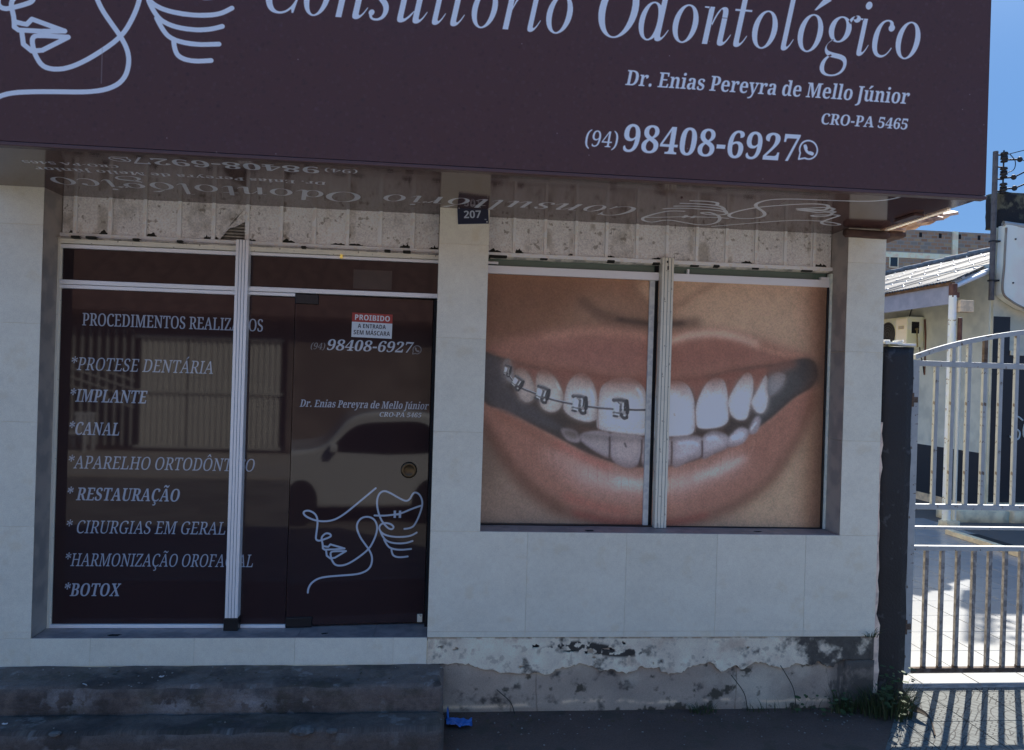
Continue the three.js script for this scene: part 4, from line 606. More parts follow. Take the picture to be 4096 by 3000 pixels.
{
  const t = thing('metal_gate', 'grey painted steel bar gate with curved top rail beside the black pillar', 'gate', [3.4, 0, -0.38]);
  const X = (x) => x - 3.4, end = 5.35;
  part('post', bx(X(3.296), X(3.332), 0.02, 2.345, -0.03, 0.03, 0.003), gateM, t, 'fixed hinge post');
  part('stile', bx(X(3.340), X(3.392), 0.08, 2.335, -0.02, 0.02, 0.003), gateM, t); part('stile', bx(X(end), X(end + 0.05), 0.08, 2.75, -0.02, 0.02, 0.003), gateM, t);
  const rail = (y0, y1, m = gateM) => part('rail', bx(X(3.392), X(end), y0, y1, -0.018, 0.018, 0.003), m, t);
  rail(2.293, 2.333); rail(1.262, 1.300); rail(1.120, 1.139); rail(0.965, 0.999); part('rail', bx(X(3.34), X(end), 0.083, 0.117, -0.018, 0.018, 0.003), rustM, t, 'rusty bottom rail');
  const curve = (x) => 2.345 + 0.33 * (1 - Math.exp(-(x - 3.36) / 0.85));
  const cp = []; for (let i = 0; i <= 20; i++) { const x = 3.362 + (end - 3.362) * i / 20; cp.push(V3(X(x), curve(x) + 0.012, 0)); }
  const sq = new THREE.Shape([[-0.017, -0.017], [0.017, -0.017], [0.017, 0.017], [-0.017, 0.017]].map((p) => new THREE.Vector2(...p)));
  part('curved_rail', muv(new THREE.ExtrudeGeometry(sq, { steps: 40, bevelEnabled: false, extrudePath: new THREE.CatmullRomCurve3(cp) })), gateM, t);
  for (const y of [0.42, 2.05]) part('hinge', [bar([X(3.336), y - 0.05, 0.03], [X(3.336), y + 0.05, 0.03], 0.012), bx(X(3.30), X(3.336), y - 0.02, y + 0.02, 0.028, 0.034), bx(X(3.336), X(3.38), y - 0.02, y + 0.02, 0.02, 0.028)], rustM, t);
  for (let i = 0; i < 15; i++) { const x = X(3.533 + 0.1235 * i); part('bar', bx(x - 0.014, x + 0.014, 1.3, 2.293, -0.013, 0.013, 0.002), gateM, t); if (i) part('short_bar', bx(x - 0.014, x + 0.014, 2.333, curve(3.533 + 0.1235 * i), -0.013, 0.013, 0.002), i % 3 ? gateM : rustM, t); }
  for (let i = 0; i < 15; i++) { const x = X(3.497 + 0.1225 * i); part('bar', bx(x - 0.014, x + 0.014, 0.117, 0.966, -0.013, 0.013, 0.002), backlitPaint, t); part('weld', worn(x - 0.018, x + 0.018, 0.113, 0.135, -0.017, 0.017, 0.012, 0.006, i), rustM, t); }
}
{ // white floor tiles behind the gate
  const m = [0, 1, 2].map((k) => std(0xffffff, 0.25, { map: colourTex(128, 0.43, (u, v) => { const n = fbm(u, v, 4, 241 + k, 4); return mixc([0.37, 0.372, 0.375], [0.43, 0.44, 0.445], n).map((c) => c * (1 - k * 0.03)); }) }));
  const base = struct('courtyard_floor', bx(2.885, 9.5, -0.03, 0.012, -12, -0.325), std([0.14, 0.125, 0.115], 0.9));
  const s = 0.434, j = 0.004;
  for (let i = -2; i < 9; i++) for (let k = -1; k < 14; k++) {
    const x0 = 3.90 + s * i, z1 = -0.95 - s * k + s, z0 = z1 - s; if (z0 > -0.33 || x0 < 2.85) continue;
    part('floor_tile', bx(x0 + j, x0 + s - j, 0.010, 0.020 + rr(-0.0006, 0.0006), z0 + j, Math.min(z1 - j, -0.322), 0.0015), m[(rnd() * 3) | 0], base);
  }
}
{ // stamped driveway slabs
  const n = 512, c = canvas(n, n), x = c.getContext('2d'); x.fillStyle = '#fff'; x.fillRect(0, 0, n, n); x.strokeStyle = '#000'; x.lineWidth = 5;
  const R = [80, 165, 250, 335, 420];
  for (const [cx, cy] of [[0, 0], [n, n]]) { R.forEach((r, i) => { x.beginPath(); x.arc(cx, cy, r, 0, 7); x.stroke(); const r2 = R[i + 1] ?? r; const m = 10 + i * 9; for (let k = 0; k < m; k++) { const a = (k + (i % 2) * 0.5) / m * 6.283; x.beginPath(); x.moveTo(cx + Math.cos(a) * r, cy + Math.sin(a) * r); x.lineTo(cx + Math.cos(a) * r2, cy + Math.sin(a) * r2); x.stroke(); } }); }
  x.save(); for (const [cx, cy] of [[0, n], [n, 0]]) { x.fillStyle = '#fff'; x.beginPath(); x.moveTo(cx, cy); x.arc(cx, cy, 240, 0, 7); x.fill(); for (let k = -8; k < 9; k++) { x.save(); x.beginPath(); x.arc(cx, cy, 240, 0, 7); x.clip(); x.translate(cx, cy); x.rotate(0.785); x.beginPath(); x.moveTo(k * 42, -400); x.lineTo(k * 42, 400); x.stroke(); for (let q = -8; q < 9; q++) { x.beginPath(); x.moveTo(k * 42, q * 60 + (k & 1) * 30); x.lineTo(k * 42 + 42, q * 60 + (k & 1) * 30); x.stroke(); } x.restore(); } x.beginPath(); x.arc(cx, cy, 240, 0, 7); x.stroke(); }
  x.restore();
  const px = x.getImageData(0, 0, n, n).data, at = (u, v) => px[(Math.floor(v * n) * n + Math.floor(u * n)) * 4] / 255;
  const mk = (k) => { const t = colourTex(n, 1, (u, v) => { const g = at(u, v), q = fbm(u, v, 8, 251 + k, 5); return mixc([0.06, 0.056, 0.052], mixc([0.135, 0.145, 0.137], [0.18, 0.19, 0.18], q), g); }); return std([1, 1, 1], 0.8, { map: t, bumpMap: bump, bumpScale: 0.006 }); };
  const bump = greyTex(n, 1, (u, v) => at(u, v) * 0.8 + 0.2 * fbm(u, v, 32, 261, 3));
  const ms = [mk(0), mk(3)];
  const base = struct('driveway', bx(2.2, 8, -0.05, -0.012, -0.325, 2.5), std([0.2, 0.19, 0.18], 0.95));
  const s = 0.43;
  for (let i = -3; i < 8; i++) for (let k = -2; k < 5; k++) {
    const x0 = 2.98 + s * i, z0 = 0.19 + s * k, z00 = Math.max(z0, -0.322); if (z0 + s < -0.3 || x0 < 2.1) continue;
    const g = new THREE.BoxGeometry(s - 0.008, 0.03, z0 + s - z00 - 0.008), p = g.attributes.position, uv = g.attributes.uv; g.translate(x0 + s / 2, -0.0145, (z00 + z0 + s) / 2);
    for (let q = 0; q < p.count; q++) { let U = (p.getX(q) - x0) / s, W = (p.getZ(q) - z0) / s; uv.setXY(q, (i + k) & 1 ? 1 - U : U, W); }
    part('paving_slab', g, ms[(i * 3 + k * 5) & 1], base);
  }
  part('ramp_lip', worn(3.05, 6, -0.02, 0.016, -0.335, -0.30, 0.03, 0.010, 81), noisy([0.3, 0.27, 0.24], [0.42, 0.39, 0.36], 0.5, 8, 267, 0.9), base);
}

// ================================================================ SIDE BUILDING WITH TIN ROOF
const rustRed = noisy([0.14, 0.06, 0.045], [0.2, 0.1, 0.07], 0.3, 6, 313, 0.85);
{
  const t = thing('side_building', 'beige side building with black dado and corrugated tin veranda roof behind the gate', 'building', [9.03, 0, -6.85]);
  const z0 = -13, z1 = 0, wallM = noisy(alb(98, 111, 124), alb(110, 123, 136), 2, 6, 271, 0.85);
  part('wall', bx(0, 0.2, 0.0, 4.25, z0, z1), wallM, t);
  part('dado', bx(-0.008, 0.0, 0.16, 1.062, z0, z1), std([0.02, 0.02, 0.026], 0.5), t, 'black painted dado');
  part('skirting', bx(-0.014, 0.0, 0.0, 0.16, z0, z1), noisy(alb(96, 94, 92), alb(120, 118, 114), 0.8, 6, 273, 0.8), t);
  part('back_wall', bx(0.2, 6, 0, 4.4, z0, z0 + 0.2), wallM, t);
  const eX = -1.38, eN = 0.96, fas = noisy(alb(74, 82, 104), alb(84, 92, 114), 1.2, 6, 275, 0.6), rust = noisy([0.16, 0.085, 0.04], [0.26, 0.15, 0.08], 0.5, 8, 277, 0.85);
  part('fascia', bx(eX, eX + 0.03, 3.43, 3.715, z0, eN), fas, t, 'blue grey fascia board'); part('gutter', bx(eX - 0.03, eX + 0.04, 3.716, 3.765, z0, eN + 0.02, 0.006), rust, t, 'rusty gutter along the eaves');
  const tin = std(0xffffff, 0.7, { metalness: 0.1, map: colourTex(256, 1.3, (u, v) => { const n = fbm(u, v, 6, 281, 5), r = sstep(0.62, 0.74, fbm(u, v, 9, 287, 5)); return mixc(mixc([0.075, 0.075, 0.08], [0.15, 0.15, 0.157], n), [0.045, 0.036, 0.032], r * 0.6); }) });
  const slope = 0.32, rise = (x) => 3.78 + slope * (x - eX), far = 3.25, lim = (z) => (z > -0.15 ? Math.max(eX + 0.03, 0.0 - (z + 0.15) / (eN + 0.15) * 1.35) : far);
  for (let i = 0; i < 12; i++) {
    const a = z0 + i * 1.22, b = Math.min(a + 1.28, eN - 0.02); if (b < a + 0.1) continue;
    const g = new THREE.PlaneGeometry(1, 1, 3, Math.round((b - a) / 0.0126)), p = g.attributes.position;
    for (let q = 0; q < p.count; q++) { const u = p.getX(q) + 0.5, w = p.getY(q) + 0.5, z = a + (b - a) * w, x = eX - 0.06 + (lim(z) - eX + 0.06) * u; p.setXYZ(q, x, rise(x) + 0.016 * Math.sin(z / 0.076 * 6.283) + 0.005 * (i & 1), z); }
    g.computeVertexNormals(); part('roof_sheet', muv(g), tin, t);
  }
  const heads = []; for (let i = 0; i < 6; i++) for (let k = 0; k < 30; k++) { const x = eX + 0.3 + i * 0.82, z = z0 + k * 0.456 + (i & 1) * 0.2; if (z < 1.2 && x < lim(z) - 0.05) heads.push(new THREE.SphereGeometry(0.024, 8, 5).toNonIndexed().scale(1, 0.6, 1).translate(x, rise(x) + 0.022, z)); }
  const sc = part('screw_heads', heads, std([0.8, 0.8, 0.8], 0.3, { metalness: 0.6 }), t); sc.userData.kind = 'stuff';
  const capM = noisy([0.22, 0.21, 0.2], [0.34, 0.33, 0.32], 0.6, 8, 289, 0.7);
  for (let i = 0; i < 16; i++) { const a = z0 + i * 0.82; if (a > -0.4) break; part('ridge_cap', bar([far, rise(far) + 0.06, a], [far, rise(far) + 0.04, Math.min(a + 0.9, -0.2)], 0.08, 12), capM, t); }
  part('rafter', [bar([eX + 0.05, 3.68, 0.85], [0.0, 4.12, -0.05], 0.04), bar([eX + 0.05, 3.68, 0.45], [0.0, 4.12, -0.35], 0.045), bar([eX + 0.05, 3.68, 0.05], [0.0, 4.14, 0.02], 0.04)], steelM, t);
  part('purlin', bar([eX + 0.6, 3.93, z0], [eX + 0.6, 3.93, 0.4], 0.03), steelM, t);
}
{
  const t = thing('support_post', 'pale rusty post with conduit holding up the tin veranda roof', 'post', [7.68, 0.02, -5.86]);
  const m = std(0xffffff, 0.6, { map: colourTex(256, 0.9, (u, v) => { const n = fbm(u, v, 8, 303, 4), r = sstep(0.72, 0.77, fbm(u, v, 14, 307, 4)); return mixc(mixc(alb(132, 136, 136), alb(158, 162, 164), n), [0.2, 0.13, 0.08], r * 0.8); }) });
  part('tube', muv(new THREE.CylinderGeometry(0.055, 0.06, 3.53, 16).translate(-0.03, 1.765, 0)), m, t); part('conduit', muv(new THREE.CylinderGeometry(0.03, 0.03, 3.2, 10).translate(0.075, 1.6, 0.03)), aluDull, t);
  part('conduit_sleeve', muv(new THREE.CylinderGeometry(0.034, 0.034, 0.34, 10).translate(0.075, 3.02, 0.03)), rustRed, t, 'rust red sleeve on the conduit'); part('bracket', [bx(-0.07, 0.01, 3.5, 3.71, -0.05, 0.05, 0.01), bx(0.0, 0.05, 3.5, 3.58, -0.04, 0.04)], rustRed, t);
  part('junction_box', bx(0.03, 0.25, 3.28, 3.46, -0.06, 0.09, 0.008), noisy(alb(104, 102, 100), alb(120, 117, 114), 0.3, 6, 311, 0.7), t);
  part('base', worn(-0.11, 0.13, -0.02, 0.12, -0.11, 0.11, 0.05, 0.015, 91), renderM, t);
}
{
  const t = thing('air_conditioner', 'cream outdoor air conditioner unit on the side wall behind the black pillar', 'air conditioner', [9.02, 2.88, -8.9]);
  const cream = noisy(alb(156, 152, 134), alb(170, 166, 148), 0.6, 6, 317, 0.5);
  part('case', bx(-0.34, 0, 0, 0.60, -0.6, 0.4, 0.015), cream, t);
  part('fan_opening', new THREE.CylinderGeometry(0.24, 0.24, 0.004, 32).toNonIndexed().rotateZ(Math.PI / 2).translate(-0.342, 0.28, -0.2), std([0.06, 0.053, 0.047], 0.7), t);
  part('fan_grille', [0.24, 0.19, 0.145, 0.1, 0.05].map((r) => new THREE.TorusGeometry(r, 0.006, 6, 32).toNonIndexed().rotateY(Math.PI / 2).translate(-0.35, 0.28, -0.2)), std([0.14, 0.13, 0.12], 0.6), t);
  part('front_panel', bx(-0.346, -0.34, 0.04, 0.56, 0.06, 0.385), std(alb(150, 156, 160), 0.5), t); part('badge', bx(-0.35, -0.346, 0.36, 0.43, 0.14, 0.32), std(alb(112, 116, 116), 0.5), t);
  part('valve_recess', bx(-0.25, -0.1, 0.28, 0.50, 0.4, 0.403), darkGap, t); part('valve', [bar([-0.17, 0.36, 0.41], [-0.17, 0.36, 0.46], 0.022), bar([-0.17, 0.35, 0.44], [-0.15, 0.02, 0.44], 0.013)], std([0.3, 0.24, 0.12], 0.5, { metalness: 0.6 }), t);
  part('pipe', tube([[-0.02, 0.55, 0.44], [0.0, 0.2, 0.45], [0.0, -0.5, 0.45]], 0.016), rustRed, t); part('cable', tube([[-0.1, 0.02, 0.43], [-0.12, -0.14, 0.5], [-0.05, -0.28, 0.46], [-0.0, -0.5, 0.44]], 0.01), blackM, t);
  part('wall_cable', tube([[-0.01, 0.98, 0.08], [-0.012, 0.84, 0.06], [-0.012, 0.72, 0.0], [-0.02, 0.6, -0.03]], 0.009), blackM, t);
}
{ // raised edge of the veranda
  const t = thing('kerb_stone', 'pale kerb along the edge of the veranda floor behind the gate', 'kerb', [7.36, 0.02, -4.5]);
  part('stone', [bx(-0.06, 0.05, 0, 0.07, -0.9, 0.0, 0.008), bx(-0.06, 0.05, 0, 0.07, 0.01, 1.4, 0.008)], noisy(alb(112, 112, 108), alb(128, 128, 122), 0.6, 6, 347, 0.8), t); part('shade_slab', bx(0.06, 0.42, 0, 0.012, -0.85, 1.4), std([0.03, 0.03, 0.028], 0.9), t);  // dark slab behind the kerb: shaded band put into its colour
}

// ================================================================ CORNER SHOP ON THE RIGHT
{
  const t = thing('corner_shop', 'grey corner shop with black painted front and rounded hanging sign board', 'building', [9.03, 0, -6.8]);
  const wm = noisy(alb(96, 108, 116), alb(112, 122, 130), 1.5, 6, 321, 0.85), bk = std([0.016, 0.016, 0.022], 0.4);
  part('wall', bx(0.03, 7, 0.0, 4.84, -0.12, 0), wm, t);
  const mo = std(0xffffff, 1, { bumpMap: grain, bumpScale: 0.01, map: colourTex(512, 1.4, (u, v) => { const n = fbm(u, v, 7, 331, 5), g = sstep(0.5, 0.62, fbm(u, v, 5, 337, 5)); return mixc([0.03, 0.03, 0.032], [0.24, 0.22, 0.14], g * n * 1.3); }) });
  part('parapet', worn(0.05, 7, 4.84, 5.46, -0.3, 0.0, 0.08, 0.02, 95), mo, t, 'black and yellow mouldy parapet');
  part('black_band', bx(0.04, 0.33, 0.26, 3.36, -0.01, 0.014), bk, t, 'narrow black upright band'); part('black_front', bx(0.33, 7, 0.26, 2.80, -0.01, 0.011), bk, t, 'black painted lower shop front'); part('light_ledge', bx(0.34, 0.8, 2.72, 2.80, 0.0, 0.04), wm, t);
  const sw = std([0.55, 0.64, 0.68], 0.6);
  part('script_letter', tube([[0.60, 1.64, 0.02], [0.50, 1.70, 0.02], [0.42, 1.62, 0.02], [0.46, 1.52, 0.02], [0.55, 1.44, 0.02], [0.53, 1.33, 0.02], [0.44, 1.32, 0.02], [0.37, 1.37, 0.02]], 0.014, 40, 6), sw, t); part('script_letter', tube([[0.78, 1.66, 0.02], [0.68, 1.64, 0.02], [0.62, 1.50, 0.02], [0.64, 1.36, 0.02], [0.76, 1.36, 0.02]], 0.014, 30, 6), sw, t);
  const s = new THREE.Shape(); s.moveTo(0.07, 4.84); s.lineTo(0.05, 3.72); s.quadraticCurveTo(0.16, 3.62, 0.42, 3.5); s.quadraticCurveTo(1.2, 3.25, 2.6, 3.4); s.lineTo(3.2, 4.74); s.closePath();
  part('sign_board', muv(new THREE.ExtrudeGeometry(s, { depth: 0.16, bevelEnabled: true, bevelSize: 0.012, bevelThickness: 0.012, bevelSegments: 2 }).translate(0, 0, 0.03)), noisy(alb(122, 130, 142), alb(130, 138, 150), 2, 5, 341, 0.5), t, 'pale grey sign board with bowed lower edge');
  part('sign_frame', tube([[0.055, 4.8, 0.2], [0.04, 4.2, 0.2], [0.04, 3.72, 0.2], [0.17, 3.61, 0.2], [0.43, 3.49, 0.2], [1.2, 3.3, 0.2]], 0.018, 50), noisy([0.3, 0.22, 0.15], [0.36, 0.34, 0.3], 0.5, 8, 343, 0.6), t, 'rusty edge of the sign board');
  part('sign_cap', tube([[0.04, 4.88, 0.15], [0.3, 4.85, 0.17], [0.8, 4.82, 0.18], [1.6, 4.78, 0.18]], 0.045, 20), noisy([0.4, 0.4, 0.4], [0.5, 0.5, 0.48], 0.5, 8, 345, 0.4), t); part('rivet', [[0.22, 4.62], [0.47, 4.42], [0.2, 3.9]].map(([x, y]) => bar([x, y, 0.2], [x, y, 0.214], 0.014)), darkGap, t);
  part('platform', [worn(-0.9, 0.02, -0.02, 0.2, 0.02, 0.5, 0.1, 0.008, 97), worn(0.03, 1.6, -0.02, 0.21, 0.02, 0.5, 0.1, 0.008, 98)], renderM, t, 'low grey concrete step');
}
{ // service pole with its insulator rack
  const t = thing('service_pole', 'slim electricity pole with a rack of insulators beside the mouldy parapet', 'utility pole', [8.955, 3.62, -6.72]);
  const m = noisy([0.10, 0.09, 0.095], [0.15, 0.14, 0.14], 0.5, 6, 351, 0.7), dk = std([0.03, 0.028, 0.028], 0.6);
  part('pole', muv(new THREE.CylinderGeometry(0.04, 0.042, 2.46, 14).translate(0, 1.23, 0)), m, t); part('clamp_band', bx(-0.045, 0.10, 0.31, 0.335, -0.045, 0.045), dk, t); part('clamp_band', bx(-0.045, 0.10, 0.96, 0.985, -0.045, 0.045), dk, t); part('rack', [bar([0.13, 1.75, 0.02], [0.13, 2.48, 0.02], 0.013), ...[1.8, 2.0, 2.2, 2.4].map((y) => bar([0.02, y, 0.02], [0.14, y, 0.02], 0.013))], dk, t);
  for (const y of [1.80, 1.89, 2.06, 2.15, 2.32, 2.40]) part('insulator', new THREE.LatheGeometry([[0, -0.042], [0.052, -0.036], [0.052, -0.014], [0.026, 0], [0.058, 0.014], [0.052, 0.042], [0, 0.048]].map((p) => new THREE.Vector2(...p)), 14).toNonIndexed().translate(0.13, y, 0.03), dk, t);
  for (const [x, y] of [[0.40, 2.34], [0.30, 2.04], [0.32, 1.86]]) { part('arm', bar([0.13, y - 0.02, 0.03], [x, y, 0.04], 0.014), dk, t); part('clamp', new THREE.SphereGeometry(0.045, 12, 8).toNonIndexed().scale(1, 1, 0.8).translate(x, y, 0.04), dk, t); }
  part('jumper', tube([[0.16, 2.1, 0.04], [0.28, 2.16, 0.06], [0.31, 2.3, 0.05], [0.22, 2.42, 0.04]], 0.007), dk, t);
}
[['thin overhead wire running from the top of the service pole rack', [9.1, 6.02, -6.68], [9.4, 6.10, -6.6], [13, 6.9, -5.0]], ['black overhead wire from the middle insulator of the service pole', [9.26, 5.66, -6.68], [9.35, 5.71, -6.66], [9.5, 5.78, -6.6], [12, 5.4, -5.0]], ['black overhead wire from the lowest insulator of the service pole', [9.28, 5.48, -6.68], [9.6, 5.64, -6.5], [12, 6.9, -5.0]], ['fine overhead wire slanting down from the topmost clamp of the pole', [9.36, 5.96, -6.67], [9.5, 5.88, -6.6], [12, 4.8, -5.2]]].forEach(([l, ...p], i) => tag(part('overhead_wire', tube(p, i === 1 || i === 2 ? 0.013 : 0.007, 30, 6), blackM, scene), l, 'wire', 'overhead wires at the service pole'));

// ================================================================ BRICK BUILDING FAR BEHIND
{
  const t = thing('brick_building', 'unplastered brick building far behind the tin roof', 'building', [14, 0, -16]);
  const n = 1024, c = canvas(n, n), x = c.getContext('2d'); x.fillStyle = '#a39c92'; x.fillRect(0, 0, n, n);
  const rows = 32; for (let j = 0; j < rows; j++) for (let i = 0; i < 17; i++) { const k = rnd(), h = n / rows, w = n / 16; x.fillStyle = k < 0.5 ? '#b48e70' : k < 0.75 ? '#a57c60' : k < 0.9 ? '#bd9f7c' : '#948a80'; x.globalAlpha = rr(0.65, 1); x.fillRect(i * w - (j & 1 ? w / 2 : 0) + 4, j * h + 4, w - 8, h - 8); }
  x.globalAlpha = 1; const bt = canvasTex(c); bt.wrapS = bt.wrapT = THREE.RepeatWrapping; bt.repeat.set(1 / 3.4, 1 / 3.4);
  const bm = std(0xffffff, 0.95, { map: bt }), cm = noisy(alb(120, 122, 122), alb(140, 142, 142), 1, 6, 361, 0.9);
  part('wall', bx(-4, 6, 0, 6.83, -4, 0), bm, t); part('beam', bx(-4, 6, 5.98, 6.14, -0.02, 0.03), cm, t, 'concrete ring beam'); part('pillar', bx(0.98, 1.15, 5.4, 6.83, 0.0, 0.05), cm, t); part('pillar', bx(-0.29, -0.20, 4.6, 5.7, 0.0, 0.05), std(alb(150, 165, 190), 0.7), t);
  for (let i = -4; i < 9; i++) part('vent', bx(i * 0.62 - 0.06, i * 0.62 + 0.03, 6.62, 6.76, -0.02, 0.004), darkGap, t);
  const w = sub('window', t); part('pane', bx(-0.95, -0.72, 5.72, 6.0, 0.0, 0.008), std([0.03, 0.04, 0.045], 0.2), w); part('frame', [bx(-0.98, -0.95, 5.7, 6.0, 0, 0.02), bx(-0.72, -0.69, 5.7, 6.0, 0, 0.02), bx(-0.98, -0.69, 5.67, 5.7, 0, 0.03)], cm, w);
}

// ================================================================ SMALL THINGS ON THE GROUND
function blades(n, w, h, lean, spread) {
  const pos = [], nor = [], uv = [];
  for (let i = 0; i < n; i++) {
    const a = rnd() * 6.283, r = Math.sqrt(rnd()), bx0 = Math.cos(a) * r * spread[0], bz = Math.sin(a) * r * spread[1], H = h * rr(0.5, 1), dx = Math.cos(a) * lean * H * rr(0.3, 1.2) + rr(-0.2, 0.2) * H, dz = Math.sin(a) * lean * H * rr(0.3, 1.2) + rr(-0.15, 0.25) * H, W = w * rr(0.6, 1.2), s = rnd() * 3.14;
    const at = (t) => [bx0 + dx * t * t, H * (t - 0.25 * t * t), bz + dz * t * t], sx = Math.cos(s) * W, sz = Math.sin(s) * W; let prev = null;
    for (let k = 0; k <= 4; k++) { const t = k / 4, p = at(t), q = 1 - t * t, L = [p[0] - sx * q, p[1], p[2] - sz * q], R = [p[0] + sx * q, p[1], p[2] + sz * q]; if (prev) { for (const v of [prev[0], prev[1], R, prev[0], R, L]) { pos.push(...v); nor.push(0, 1, 0); uv.push(v[0], v[2]); } } prev = [L, R]; }
  }
  const g = new THREE.BufferGeometry(); g.setAttribute('position', new THREE.Float32BufferAttribute(pos, 3)); g.setAttribute('normal', new THREE.Float32BufferAttribute(nor, 3)); g.setAttribute('uv', new THREE.Float32BufferAttribute(uv, 2)); g.computeVertexNormals(); return g;
}
const leafM = new THREE.MeshPhysicalMaterial({ color: new THREE.Color().setRGB(0.05, 0.075, 0.025), roughness: 0.75, side: THREE.DoubleSide }), dryM = std([0.14, 0.12, 0.07], 0.9, { side: THREE.DoubleSide });
[['thick green weeds growing at the foot of the black gate pillar', 2.92, 0.10, 190, 0.0035, 0.30, 0.4, [0.17, 0.1]], ['green weeds against the mouldy foot of the clinic wall', 2.70, 0.05, 110, 0.003, 0.22, 0.35, [0.14, 0.05]], ['low straggling weeds along the plinth left of the mouldy foot', 2.25, 0.03, 40, 0.0025, 0.12, 0.5, [0.3, 0.03]], ['tuft of weeds under the middle of the plinth', 1.72, 0.03, 60, 0.003, 0.09, 0.6, [0.09, 0.04]]].forEach(([l, x, z, n, w, h, lean, sp]) => {
  const t = thing('weed_clump', l, 'weeds', [x, 0, z], 'weeds along the foot of the wall');
  part('green_blades', blades(n, w, h, lean, sp), leafM, t).userData.kind = 'stuff'; part('dry_stalks', blades(Math.round(n * 0.25), w * 0.5, h * 1.25, lean * 0.9, sp), dryM, t).userData.kind = 'stuff';
});
{ const t = thing('weed_sprout', 'small weed sprouting on the ledge beside the black pillar', 'weeds', [2.86, 0.478, 0.01]); part('blades', blades(26, 0.003, 0.09, 1.2, [0.05, 0.012]), leafM, t).userData.kind = 'stuff'; }
for (const [l, x, h] of [['thin dark stalk rising before the right part of the plinth', 2.02, 0.24], ['bent dry stalk before the plinth near the mouldy corner', 2.35, 0.3], ['short dry stalk at the left end of the concrete plinth', 0.5, 0.16]]) tag(part('dry_stalk', tube([[x, 0, 0.02], [x - 0.03, h * 0.5, 0.03], [x - 0.09, h * 0.85, 0.03], [x - 0.12, h, 0.025]], 0.0028, 14, 5), std([0.05, 0.045, 0.035], 0.9), scene), l, 'weeds', 'dry stalks');
{
  const g = []; for (let i = 0; i < 420; i++) { const x = rr(-3.2, 2.75), z = rnd() < 0.5 ? rr(0.02, 0.3) : rr(0.1, 1.2); if (x < 0.08 && z < 0.6) { if (rnd() < 0.5) continue; } const r = rr(0.002, 0.007), y = x < 0.04 && z < 0.3 ? 0.312 : x < 0.04 && z < 0.53 ? 0.167 : 0.004; g.push(new THREE.IcosahedronGeometry(r, 0).scale(rr(0.8, 1.5), 0.6, rr(0.8, 1.4)).rotateY(rnd() * 6).translate(x, y + r * 0.4, z)); }
  const m = part('grit', muv(merge(g)), noisy([0.12, 0.1, 0.09], [0.34, 0.31, 0.28], 0.4, 8, 411, 0.95), scene); tag(m, 'grit and small gravel scattered over the pavement and steps', 'gravel', null, 'stuff');
  const l = []; for (let i = 0; i < 90; i++) { const x = rnd() < 0.7 ? rr(0.1, 2.9) : rr(-3, 0), z = x > 0 ? 0.02 + 0.16 * rnd() ** 2 : 0.05 + 0.2 * rnd(), y = x > 0.04 ? 0.008 : 0.316, s = rr(0.008, 0.02); l.push(new THREE.CircleGeometry(s, 6).scale(1, 0.5, 1).rotateX(-1.57 + rr(-0.4, 0.4)).rotateY(rnd() * 6).translate(x, y, z)); }
  tag(part('leaf_litter', muv(merge(l)), std([0.10, 0.075, 0.045], 0.95, { side: THREE.DoubleSide }), scene), 'small dead leaves gathered along the foot of the wall', 'leaves', null, 'stuff');
  const b = []; for (let i = 0; i < 130; i++) { const c = i < 80 ? [2.93, 0.12] : [2.3 + rnd() * 0.5, 0.05], h = i < 80 ? rr(0.03, 0.34) : rr(0.02, 0.14), s = rr(0.012, 0.026), a = rnd() * 6.28, r = rr(0.02, i < 80 ? 0.15 : 0.19); b.push(new THREE.CircleGeometry(s, 7).scale(1, 0.55, 1).rotateX(-1.2 + rr(-0.5, 0.5)).rotateY(rnd() * 6).translate(c[0] + Math.cos(a) * r * 0.9, h, c[1] + 0.05 + Math.sin(a) * r * 0.5)); }
  tag(part('broad_leaf_weeds', muv(merge(b)), new THREE.MeshPhysicalMaterial({ color: new THREE.Color().setRGB(0.05, 0.085, 0.028), roughness: 0.7, side: THREE.DoubleSide }), scene), 'small broad leaved weeds among the grass at the foot of the black pillar', 'weeds', null, 'stuff');
}
{ // curled dry palm leaf lying from the weeds into the sun
  const t = thing('dry_leaf', 'curled brown dry palm leaf lying on the driveway edge', 'leaf', [3.0, 0, 0.05]);
  const g = new THREE.PlaneGeometry(1, 1, 24, 8), p = g.attributes.position;
  for (let i = 0; i < p.count; i++) { const u = p.getX(i) + 0.5, v = p.getY(i) * 2, w = 0.085 * Math.pow(Math.max(0, 1 - u), 0.7) * (0.4 + 0.6 * Math.min(1, u * 5)); p.setXYZ(i, 0.05 + u * 0.09 - 0.0 + v * w * 0.75, 0.02 + 0.05 * (1 - u) + v * v * w * 0.5 + 0.012 * Math.sin(u * 9), -0.12 + u * 0.30 - v * w * 0.45); }
  g.computeVertexNormals(); part('blade', muv(g), std(0xffffff, 0.9, { side: THREE.DoubleSide, map: colourTex(128, 0.3, (u, v) => mixc([0.05, 0.036, 0.026], [0.13, 0.1, 0.07], fbm(u, v, 12, 371, 4))) }), t); part('stem', tube([[0.14, 0.03, 0.17], [0.10, 0.02, 0.25], [0.05, 0.012, 0.34]], 0.005, 12, 6), std([0.1, 0.07, 0.05], 0.9), t);
}
